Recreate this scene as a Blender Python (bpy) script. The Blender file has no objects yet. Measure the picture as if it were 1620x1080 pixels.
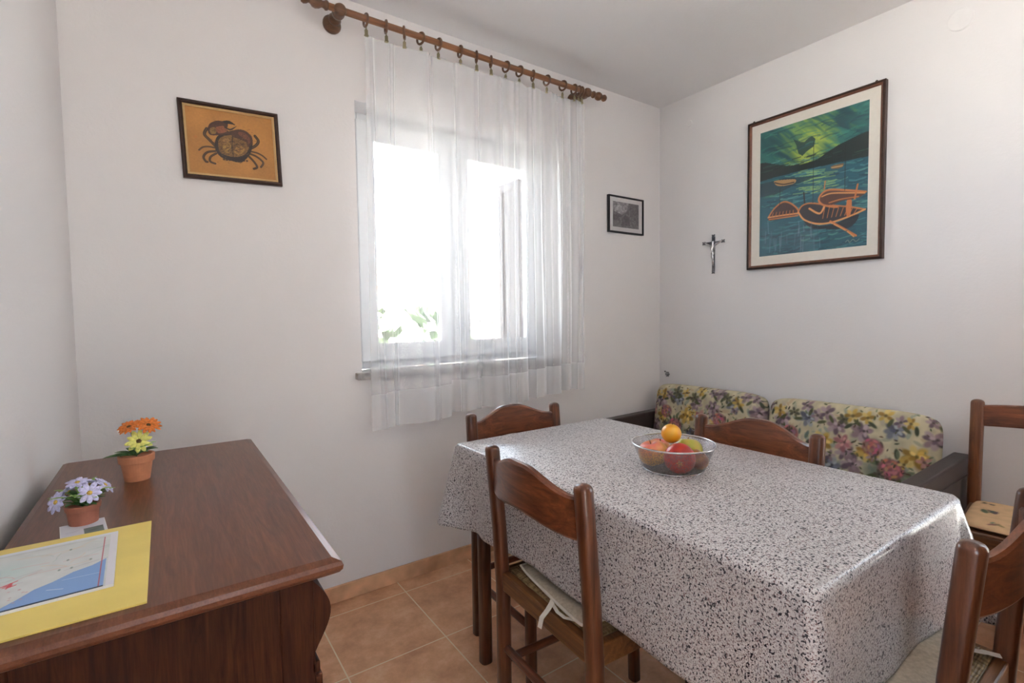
import bpy, bmesh, math, random
import numpy as np
from mathutils import Vector, Matrix
S = bpy.context.scene
COL = S.collection
PI = math.pi
# ---------------------------------------------------------------- camera, light, exposure
cd = bpy.data.cameras.new('camera'); cam = bpy.data.objects.new('camera', cd); COL.objects.link(cam)
cd.sensor_width = 36; cd.lens = 790.18/1620*36; cd.clip_start = 0.02
R_ = Vector((0.8198, -0.57248, -0.01361)); U_ = Vector((0.03955, 0.03289, 0.99868)); F_ = Vector((0.57128, 0.81926, -0.04961))
cam.matrix_world = Matrix(((R_.x, U_.x, -F_.x, -2.75388), (R_.y, U_.y, -F_.y, -2.20073), (R_.z, U_.z, -F_.z, 1.23851), (0, 0, 0, 1)))
S.camera = cam
S.view_settings.view_transform = 'Standard'; S.view_settings.look = 'None'
S.view_settings.gamma = 1.0; S.view_settings.use_curve_mapping = False
S.view_settings.exposure = 0.80
W = bpy.data.worlds.new('sky'); S.world = W; W.use_nodes = True
bg = W.node_tree.nodes['Background']; bg.inputs[0].default_value = (0.74, 0.86, 1.0, 1); bg.inputs[1].default_value = 6.5
sd = bpy.data.lights.new('sun', 'SUN'); sd.energy = 80; sd.color = (1.0, 0.975, 0.95); sd.angle = math.radians(1.0)
sun = bpy.data.objects.new('sun', sd); COL.objects.link(sun)
sun.rotation_euler = Vector((0.25, 0.80, -1.15)).to_track_quat('-Z', 'Y').to_euler()
def portal(name, loc, rot, sx, sy):
    l = bpy.data.lights.new(name, 'AREA'); l.shape = 'RECTANGLE'; l.size = sx; l.size_y = sy
    l.cycles.is_portal = True
    o = bpy.data.objects.new(name, l); COL.objects.link(o); o.location = loc; o.rotation_euler = rot
portal('window_portal', (-1.476, 0.28, 1.59), (-PI/2, 0, 0), 1.12, 1.2)
portal('door_portal', (-2.57, -4.32, 1.07), (PI/2, 0, 0), .55, 2.14)
portal('side_portal', (.20, -3.275, 1.4), (0, PI/2, 0), 2.1, 1.75)
portal('far_side_portal', (-3.2, -3.3, 1.74), (0, -PI/2, 0), 1.48, 1.7)

# ---------------------------------------------------------------- node helpers
def lin(c): return tuple(((x/12.92) if x <= 0.04045 else ((x+0.055)/1.055)**2.4) for x in c)
def newmat(name):
    m = bpy.data.materials.new(name); m.use_nodes = True
    nt = m.node_tree; b = nt.nodes['Principled BSDF']; return m, nt, b
def texco(nt, scale=(1, 1, 1), loc=(0, 0, 0), rot=(0, 0, 0)):
    t = nt.nodes.new('ShaderNodeTexCoord'); mp = nt.nodes.new('ShaderNodeMapping')
    mp.inputs['Scale'].default_value = scale; mp.inputs['Location'].default_value = loc; mp.inputs['Rotation'].default_value = rot
    nt.links.new(t.outputs['Object'], mp.inputs[0]); return mp.outputs[0]
def noise(nt, v, s, d=3, r=0.5, dist=0):
    n = nt.nodes.new('ShaderNodeTexNoise'); n.inputs['Scale'].default_value = s; n.inputs['Detail'].default_value = d
    n.inputs['Roughness'].default_value = r; n.inputs['Distortion'].default_value = dist
    nt.links.new(v, n.inputs['Vector']); return n.outputs['Fac']
def ramp(nt, f, stops, interp='LINEAR'):
    r = nt.nodes.new('ShaderNodeValToRGB'); r.color_ramp.interpolation = interp
    e = r.color_ramp.elements
    while len(e) < len(stops): e.new(0.5)
    for i, (p, c) in enumerate(stops):
        e[i].position = p; e[i].color = (*c, 1) if len(c) == 3 else c
    nt.links.new(f, r.inputs[0]); return r.outputs[0]
def bump(nt, b, h, strength, dist=0.002):
    n = nt.nodes.new('ShaderNodeBump'); n.inputs['Strength'].default_value = strength; n.inputs['Distance'].default_value = dist
    nt.links.new(h, n.inputs['Height']); nt.links.new(n.outputs[0], b.inputs['Normal']); return n
def mixc(nt, f, a, c):
    m = nt.nodes.new('ShaderNodeMix'); m.data_type = 'RGBA'
    if isinstance(f, float): m.inputs[0].default_value = f
    else: nt.links.new(f, m.inputs[0])
    for k, x in ((6, a), (7, c)):
        if isinstance(x, tuple): m.inputs[k].default_value = (*x, 1)
        else: nt.links.new(x, m.inputs[k])
    return m.outputs[2]
def plain(name, col, rough=0.5, metal=0.0, coat=0.0, nz=0.06, ns=60, bs=0.0, spec=0.5):
    m, nt, b = newmat(name); v = texco(nt); n = noise(nt, v, ns)
    nt.links.new(ramp(nt, n, [(0.3, tuple(x*(1-nz) for x in col)), (0.7, tuple(min(1, x*(1+nz)) for x in col))]), b.inputs['Base Color'])
    b.inputs['Roughness'].default_value = rough; b.inputs['Metallic'].default_value = metal; b.inputs['Coat Weight'].default_value = coat
    b.inputs['Specular IOR Level'].default_value = spec
    if bs: bump(nt, b, n, bs)
    return m
def wood(name, dark, light, axis='z', rough=0.32, coat=0.35, scale=1.0, spec=0.5):
    m, nt, b = newmat(name); s = [26*scale]*3; s['xyz'.index(axis)] = 2.2*scale
    v = texco(nt, tuple(s)); n = noise(nt, v, 1.4, 6, 0.62, 1.2)
    s2 = [220*scale]*3; s2['xyz'.index(axis)] = 9*scale
    n2 = noise(nt, texco(nt, tuple(s2)), 1.0, 3, 0.6)
    c1 = ramp(nt, n, [(0.32, dark), (0.68, light)])
    c2 = ramp(nt, n2, [(0.40, (0.55, 0.55, 0.55)), (0.62, (1, 1, 1))])
    mx = nt.nodes.new('ShaderNodeMix'); mx.data_type = 'RGBA'; mx.blend_type = 'MULTIPLY'; mx.inputs[0].default_value = 0.5
    nt.links.new(c1, mx.inputs[6]); nt.links.new(c2, mx.inputs[7]); nt.links.new(mx.outputs[2], b.inputs['Base Color'])
    b.inputs['Specular IOR Level'].default_value = spec; b.inputs['Roughness'].default_value = rough; b.inputs['Coat Weight'].default_value = coat; b.inputs['Coat Roughness'].default_value = 0.18
    bump(nt, b, n2, 0.08, 0.0006); return m
def painted(name, rough=0.6, coat=0.0, bs=0.0, bscale=900):
    m, nt, b = newmat(name); a = nt.nodes.new('ShaderNodeAttribute'); a.attribute_name = 'Col'
    nt.links.new(a.outputs['Color'], b.inputs['Base Color']); b.inputs['Roughness'].default_value = rough; b.inputs['Coat Weight'].default_value = coat
    b.inputs['Coat Roughness'].default_value = 0.03
    if bs: bump(nt, b, noise(nt, texco(nt), bscale), bs, 0.001)
    return m

# ---------------------------------------------------------------- materials
def mk_plaster(name, col):
    m, nt, b = newmat(name); v = texco(nt)
    nt.links.new(ramp(nt, noise(nt, v, 1.3, 4), [(0.3, tuple(x*0.97 for x in col)), (0.7, col)]), b.inputs['Base Color'])
    b.inputs['Roughness'].default_value = 0.85; b.inputs['Specular IOR Level'].default_value = 0.2
    bump(nt, b, noise(nt, v, 75, 4, 0.6), 0.30, 0.003); return m
M = {}
M['plaster'] = mk_plaster('plaster', (0.86, 0.825, 0.82))
M['ceil'] = mk_plaster('ceiling_paint', (0.91, 0.895, 0.895))
def mk_tile():
    m, nt, b = newmat('terracotta_tile'); v = texco(nt, (1, 1, 1), (1.90, 0.107, 0))
    br = nt.nodes.new('ShaderNodeTexBrick'); br.offset = 0.0; br.squash = 1.0
    br.inputs['Scale'].default_value = 1.0; br.inputs['Mortar Size'].default_value = 0.0027; br.inputs['Brick Width'].default_value = 0.378
    br.inputs['Row Height'].default_value = 0.392; br.inputs['Mortar Smooth'].default_value = 0.1
    nt.links.new(v, br.inputs['Vector'])
    a = ramp(nt, noise(nt, texco(nt), 7, 8, 0.72), [(0.34, (0.56, 0.28, 0.155)), (0.52, (0.73, 0.395, 0.22)), (0.66, (0.83, 0.52, 0.325))])
    nt.links.new(mixc(nt, br.outputs['Fac'], a, (0.84, 0.70, 0.51)), b.inputs['Base Color'])
    b.inputs['Roughness'].default_value = 0.38
    bump(nt, b, noise(nt, texco(nt), 22, 3), 0.12, 0.002); return m
M['tile'] = mk_tile()
M['skirt'] = plain('skirting_tile', (0.72, 0.42, 0.245), 0.35, nz=0.25, ns=9)
M['pvc'] = plain('white_window_frame', (0.82, 0.83, 0.85), 0.3, nz=0.01)
M['marble'] = plain('grey_marble', (0.42, 0.40, 0.39), 0.35, nz=0.25, ns=40)
M['chair'] = wood('walnut_upright', (0.060, 0.017, 0.007), (0.20, 0.064, 0.026), 'z', 0.28, 0.4)
M['chairx'] = wood('walnut_rail', (0.09, 0.025, 0.011), (0.29, 0.090, 0.036), 'x', 0.28, 0.4)
M['chairy'] = wood('walnut_side_rail', (0.075, 0.020, 0.008), (0.26, 0.082, 0.032), 'y', 0.28, 0.4)
M['seatwood'] = wood('golden_brown_seat_rail', (0.10, 0.036, 0.010), (0.27, 0.11, 0.035), 'x', 0.3, 0.3)
M['chaird'] = wood('chestnut_upright', (0.10, 0.030, 0.010), (0.25, 0.085, 0.028), 'z', 0.3, 0.4)
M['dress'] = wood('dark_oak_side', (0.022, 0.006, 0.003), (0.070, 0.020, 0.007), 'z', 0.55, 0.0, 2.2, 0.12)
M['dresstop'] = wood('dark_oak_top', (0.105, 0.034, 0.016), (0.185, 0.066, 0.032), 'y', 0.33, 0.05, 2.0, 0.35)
M['rod'] = wood('orange_brown_rod', (0.22, 0.085, 0.035), (0.40, 0.17, 0.07), 'x', 0.3, 0.4)
M['ring'] = wood('brown_turned_wood', (0.10, 0.042, 0.018), (0.22, 0.095, 0.042), 'x', 0.35, 0.3)
M['brass'] = plain('aged_brass', (0.34, 0.30, 0.18), 0.38, 0.85)
M['steel'] = plain('steel', (0.62, 0.62, 0.63), 0.22, 1.0)
M['pewter'] = plain('dark_pewter', (0.20, 0.20, 0.21), 0.30, 0.9, nz=0.5, ns=160)
M['terra'] = plain('terracotta_pot', (0.55, 0.215, 0.105), 0.65, nz=0.1)
M['terra2'] = plain('red_terracotta_pot', (0.34, 0.12, 0.075), 0.55, nz=0.1)
M['leaf'] = plain('green_leaf', (0.055, 0.16, 0.03), 0.45, nz=0.4, ns=90)
M['leaf2'] = plain('light_green_leaf', (0.30, 0.48, 0.12), 0.5, nz=0.3, ns=90)
M['petal_o'] = plain('orange_petal', (0.72, 0.20, 0.035), 0.6, nz=0.3, ns=200)
M['petal_y'] = plain('yellow_petal', (0.80, 0.76, 0.20), 0.6, nz=0.15, ns=200)
M['petal_l'] = plain('lilac_petal', (0.60, 0.57, 0.80), 0.6, nz=0.2, ns=200)
M['core_d'] = plain('dark_flower_heart', (0.09, 0.05, 0.01), 0.8, nz=0.5, ns=400)
M['core_y'] = plain('yellow_flower_heart', (0.62, 0.40, 0.08), 0.8, nz=0.4, ns=400)
M['paper'] = plain('white_paper', (0.80, 0.79, 0.80), 0.6, nz=0.01)
M['yellow'] = plain('yellow_card_cover', (0.78, 0.61, 0.16), 0.42, nz=0.06, ns=12)
M['brownvinyl'] = plain('dark_brown_leatherette', (0.055, 0.038, 0.036), 0.42, nz=0.2, ns=200, bs=0.1)
M['brownpanel'] = plain('brown_fabric_panel', (0.075, 0.055, 0.048), 0.7, nz=0.2, ns=300)
M['cushion'] = plain('natural_cotton', (0.50, 0.42, 0.32), 0.85, nz=0.15, ns=120, bs=0.2)
M['piping'] = plain('ivory_piping', (0.72, 0.66, 0.58), 0.8)
M['paint'] = painted('printed_picture', 0.5, 0.0)
M['paintglass'] = painted('print_behind_glass', 0.5, 0.8)
M['floral'] = painted('floral_upholstery', 0.85, 0, 0.3, 700)
M['fruit'] = painted('fruit_skin', 0.30, 0.25, 0.03, 300)
M['darkframe'] = plain('dark_brown_frame', (0.040, 0.018, 0.012), 0.42, spec=0.3, nz=0.2)
M['redframe'] = plain('reddish_brown_frame_lip', (0.17, 0.062, 0.032), 0.32, coat=0.3, nz=0.2)
M['gold'] = plain('gold_frame_slip', (0.60, 0.40, 0.18), 0.4, 0.3)
M['blackframe'] = plain('black_frame', (0.012, 0.011, 0.012), 0.35)
M['mat'] = plain('cream_mount_board', (0.80, 0.74, 0.66), 0.6, nz=0.02)
M['matw'] = plain('white_mount_board', (0.70, 0.68, 0.68), 0.6, nz=0.02)
M['cover'] = plain('painted_wall_cover', (0.86, 0.825, 0.82), 0.6, nz=0.01)
M['stem'] = plain('woody_stem', (0.20, 0.09, 0.035), 0.7)
M['shutter'] = plain('brown_shutter', (0.045, 0.036, 0.036), 0.6)
M['stucco'] = plain('cream_stucco', (0.45, 0.42, 0.38), 0.9, nz=0.05, ns=6)
M['roof'] = plain('clay_roof', (0.40, 0.22, 0.14), 0.9, nz=0.2, ns=20)
M['hedge'] = plain('garden_leaves', (0.05, 0.075, 0.035), 0.8, nz=0.5, ns=14)
M['ground'] = plain('dry_grass_ground', (0.40, 0.39, 0.34), 0.9, nz=0.2, ns=3)
M['paving'] = plain('pale_paving', (0.60, 0.56, 0.50), 0.9, nz=0.1, ns=8)
def mk_rush():
    m, nt, b = newmat('woven_rush'); v = texco(nt, (1, 1, 1))
    w = nt.nodes.new('ShaderNodeTexWave'); w.inputs['Scale'].default_value = 55; w.inputs['Distortion'].default_value = 2.5; w.bands_direction = 'Y'
    w.inputs['Detail Scale'].default_value = 2.0
    nt.links.new(v, w.inputs['Vector']); n = noise(nt, texco(nt, (60, 8, 60)), 2, 4)
    nt.links.new(ramp(nt, n, [(0.3, (0.17, 0.10, 0.035)), (0.7, (0.48, 0.34, 0.16))]), b.inputs['Base Color'])
    b.inputs['Roughness'].default_value = 0.6; bump(nt, b, w.outputs['Fac'], 0.8, 0.004); return m
M['rush'] = mk_rush()
def mk_cloth():
    m, nt, b = newmat('speckled_vinyl_cloth'); v = texco(nt)
    n1 = noise(nt, v, 300, 2, 0.6); n2 = noise(nt, texco(nt, loc=(3, 5, 7)), 210, 1.2, 0.5); n3 = noise(nt, texco(nt, loc=(9, 2, 1)), 330, 1, 0.5)
    base = ramp(nt, n1, [(0.36, (0.40, 0.36, 0.37)), (0.48, (0.66, 0.62, 0.62)), (0.64, (0.75, 0.72, 0.71))])
    dk = ramp(nt, n2, [(0.375, (1, 1, 1)), (0.41, (0, 0, 0))]); br = ramp(nt, n3, [(0.355, (1, 1, 1)), (0.40, (0, 0, 0))])
    c = mixc(nt, br, base, (0.22, 0.13, 0.13)); c = mixc(nt, dk, c, (0.035, 0.03, 0.04))
    nt.links.new(c, b.inputs['Base Color'])
    b.inputs['Roughness'].default_value = 0.33; b.inputs['Specular IOR Level'].default_value = 0.55
    b.inputs['Coat Weight'].default_value = 0.16; b.inputs['Coat Roughness'].default_value = 0.06
    bp = bump(nt, b, noise(nt, texco(nt, (1, 1.6, 1)), 9, 3, 0.5, 0.8), 0.28, 0.008)
    nt.links.new(bp.outputs[0], b.inputs['Coat Normal'])
    return m
M['cloth'] = mk_cloth()
def mk_sheer(name, dens, col):
    m = bpy.data.materials.new(name); m.use_nodes = True; nt = m.node_tree; nt.nodes.clear()
    out = nt.nodes.new('ShaderNodeOutputMaterial'); tr = nt.nodes.new('ShaderNodeBsdfTransparent'); tl = nt.nodes.new('ShaderNodeBsdfTranslucent')
    df = nt.nodes.new('ShaderNodeBsdfDiffuse'); m1 = nt.nodes.new('ShaderNodeMixShader'); m2 = nt.nodes.new('ShaderNodeMixShader')
    tl.inputs[0].default_value = (*col, 1); df.inputs[0].default_value = (*col, 1); m1.inputs[0].default_value = 0.22
    nt.links.new(df.outputs[0], m1.inputs[1]); nt.links.new(tl.outputs[0], m1.inputs[2])
    v = texco(nt, (900, 900, 900)); n = noise(nt, v, 1, 1)
    lw = nt.nodes.new('ShaderNodeLayerWeight'); lw.inputs[0].default_value = 0.35
    a = nt.nodes.new('ShaderNodeMath'); a.operation = 'MULTIPLY_ADD'; a.inputs[1].default_value = 0.55; a.inputs[2].default_value = dens; a.use_clamp = True
    nt.links.new(lw.outputs['Facing'], a.inputs[0])
    a2 = nt.nodes.new('ShaderNodeMath'); a2.operation = 'MULTIPLY_ADD'; a2.inputs[1].default_value = 0.12; nt.links.new(n, a2.inputs[0]); nt.links.new(a.outputs[0], a2.inputs[2]); a2.use_clamp = True
    nt.links.new(a2.outputs[0], m2.inputs[0]); nt.links.new(tr.outputs[0], m2.inputs[1]); nt.links.new(m1.outputs[0], m2.inputs[2])
    nt.links.new(m2.outputs[0], out.inputs[0]); return m
M['sheer'] = mk_sheer('sheer_voile', 0.21, (0.93, 0.93, 0.95))
M['hem'] = mk_sheer('double_voile_hem', 0.50, (0.93, 0.93, 0.95))
def mk_glass():
    m = bpy.data.materials.new('window_glass'); m.use_nodes = True; nt = m.node_tree; nt.nodes.clear()
    out = nt.nodes.new('ShaderNodeOutputMaterial'); tr = nt.nodes.new('ShaderNodeBsdfTransparent'); gl = nt.nodes.new('ShaderNodeBsdfGlossy'); gl.inputs['Roughness'].default_value = 0.01
    fr = nt.nodes.new('ShaderNodeFresnel'); fr.inputs[0].default_value = 1.5; mx = nt.nodes.new('ShaderNodeMixShader')
    nt.links.new(fr.outputs[0], mx.inputs[0]); nt.links.new(tr.outputs[0], mx.inputs[1]); nt.links.new(gl.outputs[0], mx.inputs[2]); nt.links.new(mx.outputs[0], out.inputs[0]); return m
M['glass'] = mk_glass()
def mk_mesh():
    m = bpy.data.materials.new('fine_steel_mesh'); m.use_nodes = True; nt = m.node_tree; b = nt.nodes['Principled BSDF']
    b.inputs['Base Color'].default_value = (0.34, 0.33, 0.34, 1); b.inputs['Metallic'].default_value = 0.9; b.inputs['Roughness'].default_value = 0.35
    tr = nt.nodes.new('ShaderNodeBsdfTransparent'); mx = nt.nodes.new('ShaderNodeMixShader'); out = nt.nodes['Material Output']
    ck = nt.nodes.new('ShaderNodeTexVoronoi'); ck.inputs['Scale'].default_value = 650; nt.links.new(texco(nt), ck.inputs['Vector'])
    f = ramp(nt, ck.outputs['Distance'], [(0.38, (0.12, 0.12, 0.12)), (0.55, (0.50, 0.50, 0.50))])
    nt.links.new(f, mx.inputs[0]); nt.links.new(tr.outputs[0], mx.inputs[1]); nt.links.new(b.outputs[0], mx.inputs[2]); nt.links.new(mx.outputs[0], out.inputs[0]); return m
M['mesh'] = mk_mesh()

# ---------------------------------------------------------------- mesh helpers
def link(name, bm, mat, parent=None, smooth=False, bevel=0.0, seg=2):
    me = bpy.data.meshes.new(name); bm.normal_update(); bm.to_mesh(me); bm.free()
    for m in (mat if isinstance(mat, list) else [mat]): me.materials.append(M[m] if isinstance(m, str) else m)
    if smooth:
        for p in me.polygons: p.use_smooth = True
    o = bpy.data.objects.new(name, me); COL.objects.link(o)
    if parent: o.parent = parent
    if bevel:
        md = o.modifiers.new('bevel', 'BEVEL'); md.width = bevel; md.segments = seg; md.limit_method = 'ANGLE'
    return o
def tag(o, label, cat, group=None):
    o['label'] = label; o['category'] = cat
    if group: o['group'] = group
    return o
def thing(name, label, cat, loc=(0, 0, 0), rz=0, group=None):
    o = bpy.data.objects.new(name, None); COL.objects.link(o); o.location = loc; o.rotation_euler = (0, 0, rz)
    o.empty_display_size = 0.1; return tag(o, label, cat, group)
def struct(o): o['kind'] = 'structure'; return o
def box(bm, x0, x1, y0, y1, z0, z1):
    v = [bm.verts.new((x, y, z)) for z in (z0, z1) for y in (y0, y1) for x in (x0, x1)]
    for f in ((0, 2, 3, 1), (4, 5, 7, 6), (0, 1, 5, 4), (2, 6, 7, 3), (0, 4, 6, 2), (1, 3, 7, 5)): bm.faces.new([v[i] for i in f])
def B(*bs):
    bm = bmesh.new()
    for b in bs: box(bm, *b)
    return bm
def sweep(bm, path, prof, closed=False, cap=True, up=Vector((0, 0, 1))):
    """prof(i)-> list of (a,b) offsets in the plane normal to the path"""
    n = len(path); rings = []
    for i, p in enumerate(path):
        p = Vector(p)
        if closed: t = Vector(path[(i+1) % n]) - Vector(path[i-1])
        else: t = Vector(path[min(i+1, n-1)]) - Vector(path[max(i-1, 0)])
        t.normalize(); a = t.cross(up)
        if a.length < 1e-4: a = t.cross(Vector((0, 1, 0)))
        a.normalize(); c = a.cross(t)
        rings.append([bm.verts.new(p + a*x + c*y) for x, y in prof(i)])
    m = len(rings[0])
    for i in range(n if closed else n-1):
        r0, r1 = rings[i], rings[(i+1) % n]
        for j in range(m): bm.faces.new((r0[j], r0[(j+1) % m], r1[(j+1) % m], r1[j]))
    if cap and not closed: bm.faces.new(rings[0][::-1]); bm.faces.new(rings[-1])
    return bm
def circ(r, n=10): return [(r*math.cos(2*PI*k/n), r*math.sin(2*PI*k/n)) for k in range(n)]
def tube(path, r, n=10, bm=None, closed=False):
    bm = bm or bmesh.new(); rr = r if callable(r) else (lambda i: r)
    return sweep(bm, path, lambda i: circ(rr(i), n), closed)
def lathe(prof, n=24, bm=None, M4=None):
    bm = bm or bmesh.new(); rings = []; M4 = M4 or Matrix.Identity(4)
    for r, z in prof:
        if r < 1e-6: rings.append([bm.verts.new(M4 @ Vector((0, 0, z)))])
        else: rings.append([bm.verts.new(M4 @ Vector((r*math.cos(2*PI*k/n), r*math.sin(2*PI*k/n), z))) for k in range(n)])
    for a, b in zip(rings, rings[1:]):
        for k in range(n):
            q = [a[k % len(a)], a[(k+1) % len(a)], b[(k+1) % len(b)], b[k % len(b)]]
            q2 = []
            for v in q:
                if v not in q2: q2.append(v)
            if len(q2) > 2: bm.faces.new(q2)
    return bm
def grid(nu, nv, f, bm=None, closed_u=False):
    bm = bm or bmesh.new(); vs = [[bm.verts.new(f(i/(nu if closed_u else nu-1), j/(nv-1))) for i in range(nu)] for j in range(nv)]
    for j in range(nv-1):
        for i in range(nu if closed_u else nu-1):
            bm.faces.new((vs[j][i], vs[j][(i+1) % nu], vs[j+1][(i+1) % nu], vs[j+1][i]))
    return bm

# ---------------------------------------------------------------- small numpy rasteriser for printed things
def spl(p, closed, m=6):
    n = len(p); out = []
    if n < 3: return list(p)
    for i in range(n if closed else n-1):
        g_ = lambda k: np.array(p[k % n] if closed else p[min(max(k, 0), n-1)], float)
        a, b, c, d = g_(i-1), g_(i), g_(i+1), g_(i+2)
        for j in range(m):
            t = j/m; out.append(tuple(.5*((2*b)+(c-a)*t+(2*a-5*b+4*c-d)*t*t+(3*b-a-3*c+d)*t**3)))
    if not closed: out.append(tuple(p[-1]))
    return out
class Img:
    def __init__(s, w, h, bgc): s.w, s.h = w, h; s.a = np.ones((h, w, 3))*np.array(bgc); s.X, s.Y = np.meshgrid((np.arange(w)+.5)/w, (np.arange(h)+.5)/h); s.asp = w/h
    def put(s, mask, c, al=1.0): m = (mask*al)[..., None]; s.a = s.a*(1-m) + np.array(c)*m
    def poly(s, pts, c, al=1.0):
        ins = np.zeros(s.X.shape, bool); n = len(pts)
        for i in range(n):
            x0, y0 = pts[i]; x1, y1 = pts[(i+1) % n]
            if abs(y1-y0) < 1e-9: continue
            cnd = ((y0 > s.Y) != (y1 > s.Y)) & (s.X < (x1-x0)*(s.Y-y0)/(y1-y0)+x0); ins ^= cnd
        s.put(ins.astype(float), c, al)
    def line(s, pts, wd, c, al=1.0):
        m = np.zeros(s.X.shape)
        for (x0, y0), (x1, y1) in zip(pts, pts[1:]):
            ax, ay = (x1-x0)*s.asp, y1-y0; L = ax*ax+ay*ay+1e-12
            t = np.clip((((s.X-x0)*s.asp)*ax+(s.Y-y0)*ay)/L, 0, 1)
            d = np.hypot((s.X-x0)*s.asp-ax*t, s.Y-y0-ay*t); m = np.maximum(m, np.clip((wd/2-d)*s.h+.5, 0, 1))
        s.put(m, c, al)
    def curve(s, pts, wd, c, al=1.0): s.line(spl(pts, False), wd, c, al)
    def shape(s, pts, c, al=1.0): s.poly(spl(pts, True), c, al)
    def blob(s, x, y, rx, ry, c, al=1.0, soft=0.3, rot=0):
        dx, dy = (s.X-x)*s.asp, s.Y-y; u = (dx*math.cos(rot)+dy*math.sin(rot))/rx; v = (-dx*math.sin(rot)+dy*math.cos(rot))/ry
        s.put(np.clip((1-np.hypot(u, v))/soft, 0, 1), c, al)
    def noise(s, seed, sx, sy, rot=0.0):
        r = np.random.RandomState(seed); g = r.rand(int(sy)+3, int(sx)+3)
        x = np.clip(s.X, 0, .999)*sx; y = np.clip((s.Y+rot*(s.X-.5)) % 1.0, 0, .999)*sy; i, j = x.astype(int), y.astype(int); fx, fy = x-i, y-j
        fx = fx*fx*(3-2*fx); fy = fy*fy*(3-2*fy)
        return (g[j, i]*(1-fx)+g[j, i+1]*fx)*(1-fy)+(g[j+1, i]*(1-fx)+g[j+1, i+1]*fx)*fy
    def mul(s, f): s.a = s.a*f[..., None]
    def sample(s, u, v):
        x = np.clip(np.asarray(u)*s.w-.5, 0, s.w-1.001); y = np.clip(np.asarray(v)*s.h-.5, 0, s.h-1.001); i, j = x.astype(int), y.astype(int); fx, fy = (x-i)[:, None], (y-j)[:, None]
        i1, j1 = np.minimum(i+1, s.w-1), np.minimum(j+1, s.h-1)
        return (s.a[j, i]*(1-fx)+s.a[j, i1]*fx)*(1-fy)+(s.a[j1, i]*(1-fx)+s.a[j1, i1]*fx)*fy
def colour(o, rgb):
    """rgb: sRGB values per vertex"""
    c = np.clip(rgb, 0, 1); l = np.where(c <= 0.04045, c/12.92, ((c+0.055)/1.055)**2.4)
    at = o.data.color_attributes.new('Col', 'FLOAT_COLOR', 'POINT')
    at.data.foreach_set('color', np.concatenate([l, np.ones((len(l), 1))], 1).ravel().astype(np.float32))
def print_sheet(name, img, P0, Uv, Vv, mat, parent=None):
    """flat printed sheet with P0 at uv(0,0)"""
    P0, Uv, Vv = Vector(P0), Vector(Uv), Vector(Vv); nw, nh = img.w, img.h
    u, v = np.meshgrid(np.linspace(0, 1, nw), np.linspace(0, 1, nh)); u = u.ravel(); v = v.ravel()
    co = np.array(P0)[None]+u[:, None]*np.array(Uv)[None]+v[:, None]*np.array(Vv)[None]
    idx = np.arange(nw*nh).reshape(nh, nw)
    f = np.stack([idx[:-1, :-1], idx[:-1, 1:], idx[1:, 1:], idx[1:, :-1]], -1).reshape(-1, 4)
    me = bpy.data.meshes.new(name); me.from_pydata(co.tolist(), [], f.tolist()); me.materials.append(M[mat])
    o = bpy.data.objects.new(name, me); COL.objects.link(o); colour(o, img.a.reshape(-1, 3))
    if parent: o.parent = parent
    return o
def homog(src, dst):
    A = []; b = []
    for (x, y), (u, v) in zip(src, dst):
        A.append([x, y, 1, 0, 0, 0, -u*x, -u*y]); b.append(u); A.append([0, 0, 0, x, y, 1, -v*x, -v*y]); b.append(v)
    h = np.linalg.solve(np.array(A, float), np.array(b, float))
    return lambda p: ((h[0]*p[0]+h[1]*p[1]+h[2])/(h[6]*p[0]+h[7]*p[1]+1), (h[3]*p[0]+h[4]*p[1]+h[5])/(h[6]*p[0]+h[7]*p[1]+1))

# ================================================================ ROOM
XL, YF, H = -2.997, -4.2, 2.6
WX0, WX1, WZ0, WZ1 = -2.036, -0.917, 1.0, 2.185
struct(link('floor', B((XL-.25, .3, YF-.25, .3, -.12, 0)), 'tile'))
struct(link('ceiling', B((XL-.25, .3, YF-.25, .3, H, H+.15)), 'ceil'))
struct(link('wall_back', B((XL-.25, WX0, 0, .3, 0, H), (WX1, .25, 0, .3, 0, H), (WX0, WX1, 0, .3, 0, WZ0-.03), (WX0, WX1, 0, .3, WZ1, H)), 'plaster'))
SIDE = {'wall_right': (-4.15, -2.40, .35, 2.48), 'wall_left': (-4.15, -2.45, 1.0, 2.48)}     # openings for the added side windows behind the viewer
for nm, xa, xb in (('wall_right', 0, .25), ('wall_left', XL-.25, XL)):
    ya, yb, za, zb = SIDE[nm]
    struct(link(nm, B((xa, xb, YF-.25, ya, 0, H), (xa, xb, yb, 0, 0, H), (xa, xb, ya, yb, 0, za), (xa, xb, ya, yb, zb, H)), 'plaster'))
DX0, DX1, DZ = -2.85, -2.3, 2.14
struct(link('wall_front', B((XL, DX0, YF-.25, YF, 0, H), (DX1, 0, YF-.25, YF, 0, H), (DX0, DX1, YF-.25, YF, DZ, H)), 'plaster'))
struct(link('baseboard_back', B((XL+.012, -.012, -.012, 0, 0, .072)), 'skirt', bevel=.003))
struct(link('baseboard_right', B((-.012, 0, YF, 0, 0, .072)), 'skirt', bevel=.003))
struct(link('baseboard_left', B((XL, XL+.012, YF, 0, 0, .072)), 'skirt', bevel=.003))
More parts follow.
